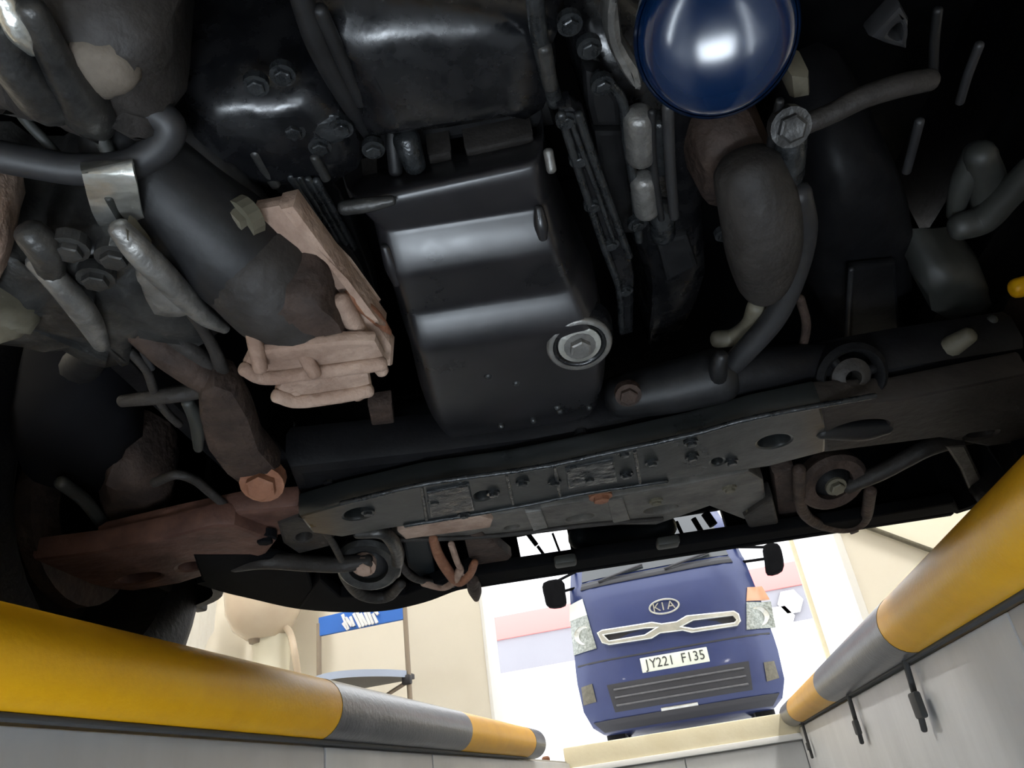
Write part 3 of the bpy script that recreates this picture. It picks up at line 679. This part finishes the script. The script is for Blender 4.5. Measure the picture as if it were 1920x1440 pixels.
# --- upper left: castings, hose and shiny clamp
casting('transfer_case', [(-80, -60), (200, -80), (350, -40), (330, 120), (330, 200), (260, 170), (190, 190), (110, 150), (20, 130), (-60, 120)], .27, .16, 'brown_grey', car, lump=.006, seed=31)
casting('case_boss', [(130, 60), (220, 70), (270, 130), (230, 165), (170, 160), (130, 110)], .262, .05, 'mud', car, lump=.0008, seed=32)
ptube('case_rib', [(10, 0, .262), (35, 50, .258), (60, 85, .262)], [.006, .008, .006], 'tinny', car)  # bright metal piece standing in for the highlight on the casting
ptube('case_rib', [(-10, 60, .262), (40, 130, .262), (90, 185, .268), (110, 195, .275)], [.012, .014, .016, .010], 'alu_dark', car)
ptube('case_rib', [(60, 20, .26), (110, 120, .262), (160, 200, .27), (185, 235, .28)], [.008, .010, .016, .010], 'alu_dark', car)
ptube('heater_hose', [(-40, 285, .275), (60, 305, .272), (150, 318, .27), (240, 310, .27), (300, 275, .275), (318, 238, .28), (290, 212, .285), (240, 200, .29), (225, 165, .295)], [.0105]*6+[.010, .009, .008], 'hose', car, seg=16)
ptube('thin_wire', [(25, 170, .30), (40, 215, .295), (85, 265, .29), (120, 305, .285)], .0035, 'olive', car)
ptube('thin_wire', [(150, 200, .295), (190, 260, .285), (210, 300, .275)], .005, 'olive', car)
# clamp: curved strip around the hose
def strip(name, pts, wdir, wd, th, m, parent):
    pts = catmull(pts, 6); bm = bmesh.new(); rr = []
    for i, p in enumerate(pts):
        t = (pts[min(i+1, len(pts)-1)]-pts[max(i-1, 0)]).normalized(); s = (wdir-t*wdir.dot(t)).normalized(); n = t.cross(s)
        rr.append([bm.verts.new(p+s*a*wd/2+n*b*th/2) for a, b in ((-1, -1), (1, -1), (1, 1), (-1, 1))])
    for a, b in zip(rr, rr[1:]):
        for j in range(4): bm.faces.new((a[j], a[(j+1) % 4], b[(j+1) % 4], b[j]))
    bm.faces.new(rr[0]); bm.faces.new(rr[-1][::-1])
    return from_bm(name, bm, m, parent, True, 50)
wd = (P(245, 300, .255)-P(165, 306, .255)).normalized()
cp = strip('hose_clamp', [P(200, 300, .272), P(203, 318, .253), P(210, 352, .252), P(214, 372, .254), P(220, 395, .256), P(228, 412, .262), P(232, 418, .275)], wd, .031, .003, 'tinny', car)
lab(cp, 'shiny metal clamp')
ptube('clamp_groove', [(204, 372, .2525), (226, 410, .258)], .0028, 'olive', cp, n=2, seg=8)
ptube('clamp_groove', [(180, 345, .2535), (238, 338, .2535)], .0022, 'olive', cp, n=2, seg=8)
# alternator-like casting below the hose
al = casting('alternator', [(-60, 390), (40, 420), (130, 390), (240, 400), (300, 450), (370, 520), (430, 605), (340, 585), (265, 590), (245, 650), (180, 655), (90, 610), (-50, 590)], .245, .12, 'alu_dark', car, lump=.005, seed=33)
casting('alternator_end', [(250, 500), (300, 500), (370, 560), (360, 585), (290, 575)], .235, .03, 'alu', car, lump=.002, seed=34)
ptube('alternator_rib', [(225, 430, .24), (260, 470, .235), (310, 520, .232), (380, 590, .24), (420, 615, .25)], [.008, .010, .010, .008, .005], 'alu', al)
ptube('alternator_rib', [(70, 490, .242), (110, 530, .236), (160, 590, .236), (190, 645, .245)], [.008, .009, .010, .007], 'alu', al)
ptube('alternator_rib', [(60, 440, .24), (85, 470, .238), (100, 525, .24)], [.011, .012, .008], 'alu_dark', al)
lab(casting('cable_lug', [(236, 432), (262, 455), (280, 480), (262, 488), (245, 470)], .23, .02, 'khaki', al, lump=.001, seed=35), 'yellowish lug')
for q in ((78, 462), (130, 465), (215, 480), (180, 520), (140, 560)): pbolt(*q, .24, .009, 'alu_dark', al)
casting('cooling_pipe', [(-60, 370), (5, 390), (20, 440), (5, 520), (-60, 540)], .235, .06, 'rust', car, lump=.002, seed=36)
casting('exhaust_shield', [(-80, 540), (-10, 560), (50, 585), (75, 602), (30, 615), (-80, 625)], .225, .05, 'khaki', car, lump=.002, seed=37)

# --- left lower: arms, wires, reddish rail
la = slab('lower_arm', [(370, 740), (400, 725), (440, 740), (470, 790), (490, 850), (525, 890), (515, 925), (470, 930), (420, 895), (385, 850), (372, 800)], .222, .04, 'rust_dark', car, bev=.012)
lab(pbolt(492, 905, .218, .017, 'rust_orange', la, axis=Vector((.1, -.5, -.85))), 'orange rusty bolt head')
ptube('arm_link', [(255, 610, .262), (320, 660, .252), (400, 715, .242), (425, 735, .238)], [.014, .017, .016, .010], 'rust_dark', car)
ptube('arm_link', [(290, 610, .26), (350, 650, .252), (405, 700, .245)], [.008, .009, .008], 'brown_grey', car)
ptube('thin_wire', [(358, 585, .25), (385, 625, .248), (408, 670, .245), (412, 705, .245), (380, 730, .245), (310, 742, .245), (230, 752, .25)], [.005, .005, .006, .008, .008, .008, .006], 'brown_grey', car)
ptube('thin_wire', [(245, 660, .255), (275, 695, .25), (290, 735, .248), (310, 770, .245), (335, 795, .245)], .0042, 'brown_grey', car)
ptube('thin_wire', [(268, 660, .255), (285, 690, .252)], .003, 'hose', car, n=2)
ptube('brake_pipe', [(352, 755, .24), (370, 790, .238), (372, 840, .236)], [.006, .008, .005], 'olive', car)
ptube('brake_pipe', [(290, 905, .24), (330, 890, .238), (365, 900, .236), (390, 920, .235), (420, 945, .23)], .0055, 'brown_grey', car)
ptube('brake_pipe', [(115, 905, .26), (160, 940, .258), (195, 985, .255)], .008, 'olive', car)
casting('brake_caliper', [(190, 870), (250, 860), (320, 900), (310, 950), (260, 985), (200, 960)], .26, .1, 'rust_dark', car, lump=.006, seed=41)
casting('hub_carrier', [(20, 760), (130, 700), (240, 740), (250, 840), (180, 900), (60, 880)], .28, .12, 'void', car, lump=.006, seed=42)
ptube('shock_absorber', [(150, 690, .33), (175, 660, .30), (200, 640, .29)], [.02, .016, .012], 'cast', car)
rr = slab('subframe_rail', [(60, 1050), (180, 1035), (300, 1010), (400, 985), (440, 985), (480, 1000), (520, 1015), (500, 1040), (420, 1070), (340, 1095), (250, 1110), (200, 1105), (120, 1085)], .2, .03, 'red_brown', car,
          [oval(262, 1085, 38, 8), oval(357, 1063, 22, 7)], .006)
slab('subframe_end', [(180, 1020), (330, 985), (450, 960), (560, 950), (600, 975), (560, 1000), (500, 1010), (430, 985), (300, 1015)], .215, .03, 'red_brown', car, bev=.008)
slab('subframe_joint', [(520, 985), (560, 970), (630, 1005), (620, 1025), (560, 1040), (530, 1020)], .21, .03, 'brown_grey', car, [oval(495+75, 1008, 14, 8)], .005)
pbolt(497, 1008, .204, .010, 'void', rr)
ptube('stabiliser_bar', [(440, 1062, .205), (500, 1052, .2), (580, 1056, .2), (640, 1058, .2), (690, 1052, .2)], [.008, .011, .012, .012, .010], 'brown_grey', car)
# towing ring, loop and rusty hooks
c = P(690, 1060, .2); ax = Vector((.05, -.55, -.83)).normalized()
tr = lathe('bush', [(.030, -.018), (.046, -.016), (.048, 0), (.042, .006), (.030, .004)], c, ax, 'alu_dark', car, 32, 40, True)
lathe('bush_core', [(0, .006), (.012, .006), (.022, .002), (.030, -.006), (.030, -.018)], c, ax, 'cast', tr, 24, 50)
bolt('bush_bolt', c+ax*.006+Vector((0, -.012, 0)), ax, .012, .010, 'rust', tr)
ptube('towing_eye', [(640, 1050, .205), (650, 1085, .2), (680, 1115, .196), (725, 1118, .195), (752, 1095, .195)], [.008, .009, .010, .010, .008], 'brown_grey', car)
ptube('towing_eye', [(670, 1000, .205), (720, 1000, .202), (745, 1035, .2), (742, 1075, .198)], [.007, .009, .010, .008], 'alu_dark', car)
ptube('loop_bar', [(742, 1010, .21), (748, 1050, .205), (770, 1080, .2), (800, 1090, .2), (850, 1095, .2)], .006, 'brown_grey', car)
slab('loop_plate', [(755, 1015), (805, 1010), (818, 1080), (790, 1085), (765, 1065)], .215, .012, 'bluish', car, bev=.004)
ptube('rusty_hook', [(812, 1010, .212), (822, 1040, .206), (840, 1070, .2), (860, 1090, .196), (880, 1075, .197), (890, 1055, .2)], [.007, .008, .009, .009, .008, .006], 'rust_orange', car)
ptube('rusty_hook', [(795, 1092, .198), (830, 1100, .195), (850, 1090, .195), (862, 1070, .197)], .007, 'rust', car)
ptube('rusty_hook', [(846, 1020, .21), (858, 1055, .203), (870, 1075, .2)], .005, 'rust', car)
slab('side_stay', [(870, 1010), (905, 1000), (960, 1045), (945, 1060), (900, 1075), (880, 1050)], .212, .02, 'rust_dark', car, bev=.004)
ptube('dangling_tab', [(885, 1085, .195), (890, 1105, .192), (893, 1122, .188)], [.010, .012, .006], 'rust_dark', car)
ptube('stay_rod', [(605, 990, .21), (625, 1020, .205), (640, 1050, .2)], .005, 'brown_grey', car)
slab('horn', [(430, 830), (470, 800), (520, 830), (560, 880), (540, 905)], .3, .03, 'frame', car, bev=.006)
slab('cover_plate', [(550, 800), (580, 830), (610, 850), (560, 855)], .29, .01, 'hose', car, bev=.003)
slab('label_block', [(690, 765), (735, 758), (740, 795), (697, 800)], .28, .02, 'rust_dark', car, bev=.003)
slab('engine_shield', [(540, 760), (780, 740), (1200, 660), (1560, 560), (1560, 680), (1150, 800), (830, 850), (545, 880)], .50, .02, 'frame', car, bev=.004)

# ================================================================== beyond the car: the blue van outside
VY = 7.2
van = thing('van', 'dark blue cab-over van parked outside the street doorway, front towards the pit', 'van', (-.145, VY+1.0, 0))
VXC = -.145
prof = [(.30, .70, .10), (.36, .77, .04), (.50, .82, -.01), (.74, .835, -.01), (.86, .835, .02), (.95, .83, .035), (1.2, .82, .06), (1.45, .80, .10), (1.62, .79, .15), (1.64, .785, .17), (2.0, .74, .33), (2.25, .69, .46), (2.34, .6, .62)]
prof = [(a, b*1.085, c-.03) for a, b, c in prof]
bm = bmesh.new(); rows = []
NU = 16
def vpt(u, k):
    z, hw, dy = prof[k]
    return Vector((VXC+hw*u, VY+dy+.12*abs(u)**5, z))
for k in range(len(prof)):
    z, hw, dy = prof[k]
    r = [Vector((VXC-hw, VY+2.0, z))]+[vpt(-1+2*i/NU, k) for i in range(NU+1)]+[Vector((VXC+hw, VY+2.0, z))]
    rows.append([bm.verts.new(p) for p in r])
for a, b in zip(rows, rows[1:]):
    for j in range(len(a)-1): bm.faces.new((a[j], a[j+1], b[j+1], b[j]))
    bm.faces.new((a[-1], a[0], b[0], b[-1]))
bm.faces.new(rows[0][::-1]); bm.faces.new(rows[-1])
from_bm('body', bm, 'vblue', van, True, 45)
def vsurf(x, z):
    u = max(-1, min(1, 0));
    for k in range(len(prof)-1):
        if prof[k][0] <= z <= prof[k+1][0]:
            t = (z-prof[k][0])/(prof[k+1][0]-prof[k][0])
            hw = prof[k][1]*(1-t)+prof[k+1][1]*t; dy = prof[k][2]*(1-t)+prof[k+1][2]*t
            u = max(-1, min(1, (x-VXC)/hw)); return VY+dy+.12*abs(u)**5
    return VY
def vquad(name, c4, off, m, parent, n=8, th=.03):
    """patch lying on the van's skin; c4 = (x,z) corners: bl, br, tr, tl"""
    bm = bmesh.new(); f = []; bk = []
    for i in range(n+1):
        fr = []; br = []
        for j in range(n+1):
            s, t = j/n, i/n
            x = (c4[0][0]*(1-s)+c4[1][0]*s)*(1-t)+(c4[3][0]*(1-s)+c4[2][0]*s)*t
            z = (c4[0][1]*(1-s)+c4[1][1]*s)*(1-t)+(c4[3][1]*(1-s)+c4[2][1]*s)*t
            y = vsurf(x, z); e = 0 if (i in (0, n) or j in (0, n)) else off
            fr.append(bm.verts.new((x, y-off*.7-(e-off*.7 if e else 0), z))); br.append(bm.verts.new((x, y+th, z)))
        f.append(fr); bk.append(br)
    for i in range(n):
        for j in range(n):
            bm.faces.new((f[i][j], f[i][j+1], f[i+1][j+1], f[i+1][j])); bm.faces.new((bk[i][j], bk[i+1][j], bk[i+1][j+1], bk[i][j+1]))
    for i in range(n):
        bm.faces.new((f[0][i], bk[0][i], bk[0][i+1], f[0][i+1])); bm.faces.new((f[n][i], f[n][i+1], bk[n][i+1], bk[n][i]))
        bm.faces.new((f[i][0], f[i+1][0], bk[i+1][0], bk[i][0])); bm.faces.new((f[i][n], bk[i][n], bk[i+1][n], f[i+1][n]))
    return from_bm(name, bm, m, parent, True, 40)
ws = vquad('windscreen', [(VXC-.72, 1.67), (VXC+.72, 1.67), (VXC+.64, 2.2), (VXC-.64, 2.2)], .012, 'glass', van)
for s in (-.35, .3): tube('wiper', [Vector((VXC+s-.2, vsurf(VXC+s-.2, 1.63)-.03, 1.63)), Vector((VXC+s+.25, vsurf(VXC+s+.2, 1.72)-.035, 1.72))], .012, 'darkpl', van, n=1, seg=8)
vquad('cowl', [(VXC-.74, 1.585), (VXC+.74, 1.585), (VXC+.72, 1.655), (VXC-.72, 1.655)], .012, 'darkpl', van, 10)
def vx(px, py, y=VY): q = PY(px, py, y); return (q.x, q.z)
# headlamps with amber corner
hl = vquad('headlamp', [vx(1072, 1226), vx(1118, 1215), vx(1098, 1150), vx(1064, 1160)], .02, 'lens', van)
vquad('indicator', [vx(1063, 1160), vx(1098, 1150), vx(1088, 1118), vx(1062, 1128)], .018, 'plate', hl)
hr = vquad('headlamp', [vx(1400, 1180), vx(1456, 1172), vx(1447, 1122), vx(1400, 1126)], .02, 'lens', van)
vquad('indicator', [vx(1400, 1124), vx(1445, 1118), vx(1430, 1092), vx(1402, 1096)], .018, 'amber', hr)
for h, q in ((hl, (1092, 1190)), (hr, (1425, 1152))):
    c = PY(*q, VY); c.y = vsurf(c.x, c.z)-.005
    lathe('reflector', [(0, .02), (.04, .01), (.075, -.022), (.085, -.024), (.086, 0)], c, Y3, 'chrome', h, 24)
# chrome grille: two slots joined by a narrow bridge
GY = VY+.0
grl = [(1118, 1186), (1128, 1180), (1205, 1168), (1222, 1165), (1240, 1168), (1268, 1164), (1287, 1153), (1376, 1144), (1386, 1150), (1390, 1164), (1383, 1174), (1297, 1187), (1280, 1183), (1238, 1188), (1222, 1198), (1142, 1210), (1128, 1206)]
g = upslab('grille', grl, GY-.035, .09, 'chrome', van, [[(1133, 1191), (1208, 1179), (1226, 1178), (1208, 1189), (1142, 1200)], [(1281, 1174), (1300, 1164), (1374, 1155), (1380, 1162), (1376, 1166), (1300, 1177)]], .012)
upslab('grille_recess', [(1133, 1189), (1375, 1153), (1380, 1166), (1140, 1202)], GY+.02, .03, 'darkpl', g)
# badge: oval ring with letters
bc = PY(1245, 1136, VY); by = vsurf(bc.x, bc.z)
ring = [Vector((bc.x+.145*math.cos(a), by-.02, bc.z+.072*math.sin(a))) for a in [2*PI*k/28 for k in range(28)]]
hole = [Vector((bc.x+.128*math.cos(a), by-.02, bc.z+.056*math.sin(a))) for a in [2*PI*k/28 for k in range(28)]]
bd = plate3('badge', ring, X3, -Z3, .02, 'chrome', van, [hole], .003)
for k, ch in enumerate('KIA'): text('badge_letter', ch, Vector((bc.x+(-.072, -.012, .062)[k], by-.012, bc.z)), X3, Z3, .105, 'chrome', bd, .008, sx=1.1)
# bumper details
vquad('bumper_intake', [(VXC-.60, .45), (VXC+.60, .45), (VXC+.63, .68), (VXC-.63, .68)], .006, 'darkpl', van, 10)
for z in (.5, .565, .63): tube('intake_slat', [Vector((VXC-.57, vsurf(VXC-.5, z)-.008, z)), Vector((VXC, vsurf(VXC, z)-.012, z)), Vector((VXC+.57, vsurf(VXC+.5, z)-.008, z))], .009, 'band', van, n=3, seg=8)
vquad('bumper_seam', [(VXC-.88, .885), (VXC+.88, .885), (VXC+.88, .9), (VXC-.88, .9)], .004, 'darkpl', van, 14)
vquad('valance', [(VXC-.74, .31), (VXC+.74, .31), (VXC+.82, .40), (VXC-.82, .40)], .012, 'darkpl', van, 12)
vquad('valance_strip', [(VXC-.2, .40), (VXC+.12, .40), (VXC+.12, .425), (VXC-.2, .425)], .014, 'chrome', van, 4)
for q in (((1092, 1322), (1118, 1316), (1110, 1282), (1088, 1288)), ((1438, 1278), (1462, 1270), (1452, 1238), (1432, 1242))):
    vquad('fog_lamp', [vx(*k) for k in q], .012, 'khaki', van, 5)
# number plate
pc = [PY(*q, VY-.045) for q in ((1196, 1234), (1325, 1213), (1332, 1240), (1207, 1262))]
cx = sum(p.x for p in pc)/4; cz = sum(p.z for p in pc)/4
pl = box('number_plate', Vector((cx, VY-.035, cz)), Vector((.60, .02, .125)), 'plate', van, .006)
for k, ch in enumerate('JY221 F135'):
    if ch != ' ': text('plate_character', ch, Vector((cx-.245+.0545*k, VY-.0465, cz)), X3, Z3, .115, 'ink', pl, .002, sx=.9)
# mirrors
def mirror(pxs, s):
    m = upslab('mirror', pxs, VY+.05, .09, 'plastic', van, (), .02, 3)
    c = sum((PY(*q, VY+.1) for q in pxs), Vector())/len(pxs)
    tube('mirror_arm', [c, Vector((VXC+s*.80, VY+.25, c.z+.05))], .014, 'plastic', m, n=1, seg=8)
    tube('mirror_arm', [c+Z3*.1, Vector((VXC+s*.78, VY+.3, c.z+.22))], .014, 'plastic', m, n=1, seg=8)
mirror([(1018, 1092), (1052, 1086), (1058, 1110), (1058, 1134), (1028, 1138), (1020, 1120)], -1)
mirror([(1432, 1022), (1458, 1018), (1468, 1040), (1468, 1068), (1440, 1076), (1434, 1050)], 1)
for s in (-1, 1):
    t = lathe('tyre', [(.17, -.08), (.22, -.095), (.30, -.085), (.32, -.06), (.32, .06), (.30, .085), (.22, .095), (.17, .08)], Vector((VXC+s*.68, VY+.75, .32)), X3, 'rubber', van, 32, 40, True)
    lathe('rim', [(0, .04), (.1, .05), (.17, .075), (.175, 0), (.17, -.07), (0, -.07)], Vector((VXC+s*.68, VY+.75, .32)), X3*s, 'alu_dark', t, 24)
    t = lathe('tyre', [(.17, -.08), (.22, -.095), (.30, -.085), (.32, -.06), (.32, .06), (.30, .085), (.22, .095), (.17, .08)], Vector((VXC+s*.68, VY+3.3, .32)), X3, 'rubber', van, 32, 40, True)
slabbox('cargo_bed', VXC-.82, VXC+.82, VY+2.05, VY+4.4, .62, 1.1, 'vblue', van, .02)
slabbox('chassis', VXC-.4, VXC+.4, VY+.4, VY+4.2, .36, .6, 'darkpl', van, .02)

# the building across the street
bl = thing('building', 'long white building with a red band across the street behind the van', 'building', (0, 16.5, 0))
slabbox('wall', -14, 14, 16, 17, 3.38, 7.5, 'white', bl)
slabbox('red_band', -14, 14, 15.95, 17, 2.9, 3.38, 'redband', bl, .02)
slabbox('base_wall', -14, 14, 16, 17, 0, 2.9, 'greywall', bl)
slabbox('lower_wall', -14, 14, 15.7, 16, 0, 2.2, 'white', bl, .02)
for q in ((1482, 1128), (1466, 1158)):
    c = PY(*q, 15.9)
    plate3('bokeh_hexagon', [c+Vector((.25*math.cos(a), 0, .25*math.sin(a))) for a in [2*PI*k/6 for k in range(6)]], X3, -Z3, .06, 'white', bl, (), .006)  # white plates standing in for blown-out bokeh spots

# ================================================================== things along the cream wall on the left
SY = 3.95
stand = thing('promotion_stand', 'promotion counter with blue header sign and white lettering before the cream wall', 'stand', (PY(680, 1250, SY).x, SY, 0))
hd = upslab('header_sign', [(597, 1158), (640, 1148), (757, 1131), (761, 1160), (597, 1193)], SY, .02, 'banner', stand)
# white zigzag lettering: leaning strokes of uneven height
strokes = [(642, 1152, 653, 1180), (648, 1158, 660, 1174), (657, 1156, 664, 1174), (663, 1150, 676, 1176), (668, 1145, 682, 1174), (676, 1150, 688, 1172), (684, 1148, 694, 1171), (690, 1146, 700, 1170), (697, 1139, 709, 1152), (699, 1150, 707, 1168), (643, 1168, 652, 1180)]
lt = bpy.data.meshes.new('lettering'); bm = bmesh.new()
for x0, y0, x1, y1 in strokes:
    a = PY(x0, y0, SY-.008); b = PY(x1, y1, SY-.008); d = (b-a).normalized(); n = Vector((-d.z, 0, d.x))*.0078
    vs = [bm.verts.new(p+Vector((0, k, 0))) for k in (-.004, .012) for p in (a+n, a-n, b-n, b+n)]
    for f in ((0,1,2,3), (7,6,5,4), (0,4,5,1), (1,5,6,2), (2,6,7,3), (3,7,4,0)): bm.faces.new([vs[i] for i in f])
from_bm('lettering', bm, 'letter', hd)
for top, bot in (((598, 1190), (601, 1272)), ((760, 1160), (768, 1312))):
    a = PY(*top, SY+.01); c = Vector((a.x, a.y, 0))
    tube('post', [a+Z3*.06, c], .0135, 'post', stand, n=1, seg=12)
    lathe('foot', [(0, 0), (.07, 0), (.07, .012), (.02, .02), (0, .02)], c, Z3, 'darkpl', stand, 20)
ctp = PY(760, 1262, SY).z
xa = PY(580, 1266, SY).x; xb = PY(762, 1258, SY).x
pts = [Vector((xa+(xb-xa)*k/12, SY-.32*math.sin(PI*k/12)**.8, ctp-.02)) for k in range(13)]+[Vector((xb, SY+.12, ctp-.02)), Vector((xa, SY+.12, ctp-.02))]
ct = plate3('counter_top', pts, X3, Y3, .028, 'darkpl', stand, (), .004)
strip('counter_edge', [p+Vector((0, -.006, .014)) for p in pts[:13]], Z3, .034, .008, 'counter', ct)
kk = PY(755, 1262, SY)
box('joint_block', Vector((xb, SY, ctp-.035)), Vector((.05, .04, .05)), 'darkpl', stand, .01)
tube('brace', [Vector((xb-.01, SY, ctp-.05)), PY(727, 1302, SY), PY(727, 1302, SY)-Vector((.12, 0, .18))], .011, 'post', stand, n=1)

# beige pedestal basin
BY = 4.28
b0 = PY(492, 1200, BY); bt_ = PY(492, 1100, BY)
rad = (PY(560, 1130, BY)-PY(430, 1130, BY)).length/2
bas = thing('wash_basin', 'glossy beige rounded basin on a pedestal beside the white hanging cloth', 'basin', (b0.x, BY, 0))
hh = bt_.z-b0.z+.06
bowl = lathe('bowl', [(0, 0), (rad*.4, .006), (rad*.72, hh*.16), (rad*.93, hh*.42), (rad, hh*.8), (rad*1.03, hh), (rad*.97, hh+.01), (rad*.9, hh*.8), (rad*.6, hh*.25), (0, hh*.16)], Vector((b0.x, BY, b0.z)), Z3, 'ceramic', bas, 40, 60)
lathe('drain', [(0, -.02), (.035, -.02), (.045, .012), (0, .03)], Vector((b0.x-.03, BY-.03, b0.z)), Z3, 'post', bowl, 20)
lathe('pedestal', [(0, 0), (.16, 0), (.15, .05), (.10, .25), (.11, b0.z-.06), (.13, b0.z+.02), (0, b0.z+.02)], Vector((b0.x+.02, BY+.08, 0)), Z3, 'cream_lt', bas, 32, 60)
ppx = PY(545, 1190, BY)
tube('waste_pipe', [Vector((b0.x+rad*.6, BY, ppx.z+.06)), ppx, ppx-Vector((-.03, 0, .12)), Vector((ppx.x+.02, BY+.1, ppx.z-.3)), Vector((ppx.x+.02, BY+.3, ppx.z-.34))], .022, 'ceramic', bas)

# white cloth hanging from a short rail
CY = 4.2
a = PY(352, 1075, CY); b = PY(432, 1085, CY); zb0 = PY(352, 1212, CY).z; zb1 = PY(424, 1222, CY).z
cl_ = thing('hanging_cloth', 'white cloth with wavy hem hanging on a rail left of the basin', 'cloth', (a.x, CY, zb0))
bm = bmesh.new(); n, mrows = 40, 10; gr_ = []
x0 = PY(350, 1200, CY).x; x1 = PY(422, 1150, CY).x-.07; zt = a.z+.12
for i in range(mrows+1):
    r = []
    for j in range(n+1):
        t = j/n; s = i/mrows
        hem = zb0+(zb1-zb0)*t-.014*abs(math.sin(t*PI*3.5))
        if t > .62: hem += (t-.62)*.9*.45
        r.append(bm.verts.new((x0+(x1-x0)*t+.02*(1-s), CY+.004*math.sin(t*22)*(.3+.7*s), zt+(hem-zt)*s)))
    gr_.append(r)
for r0, r1 in zip(gr_, gr_[1:]):
    for j in range(n): bm.faces.new((r0[j], r0[j+1], r1[j+1], r1[j]))
bmesh.ops.solidify(bm, geom=bm.faces[:], thickness=.006)
from_bm('cloth_sheet', bm, 'cloth', cl_, True, 60)
tube('rail', [Vector((x0-.05, CY, zt)), Vector((x1+.01, CY, zt))], .011, 'post', cl_, n=1)
for x in (x0-.03, x1-.01): tube('rail_stay', [Vector((x, CY, zt)), Vector((x, RY1, zt))], .009, 'post', cl_, n=1)
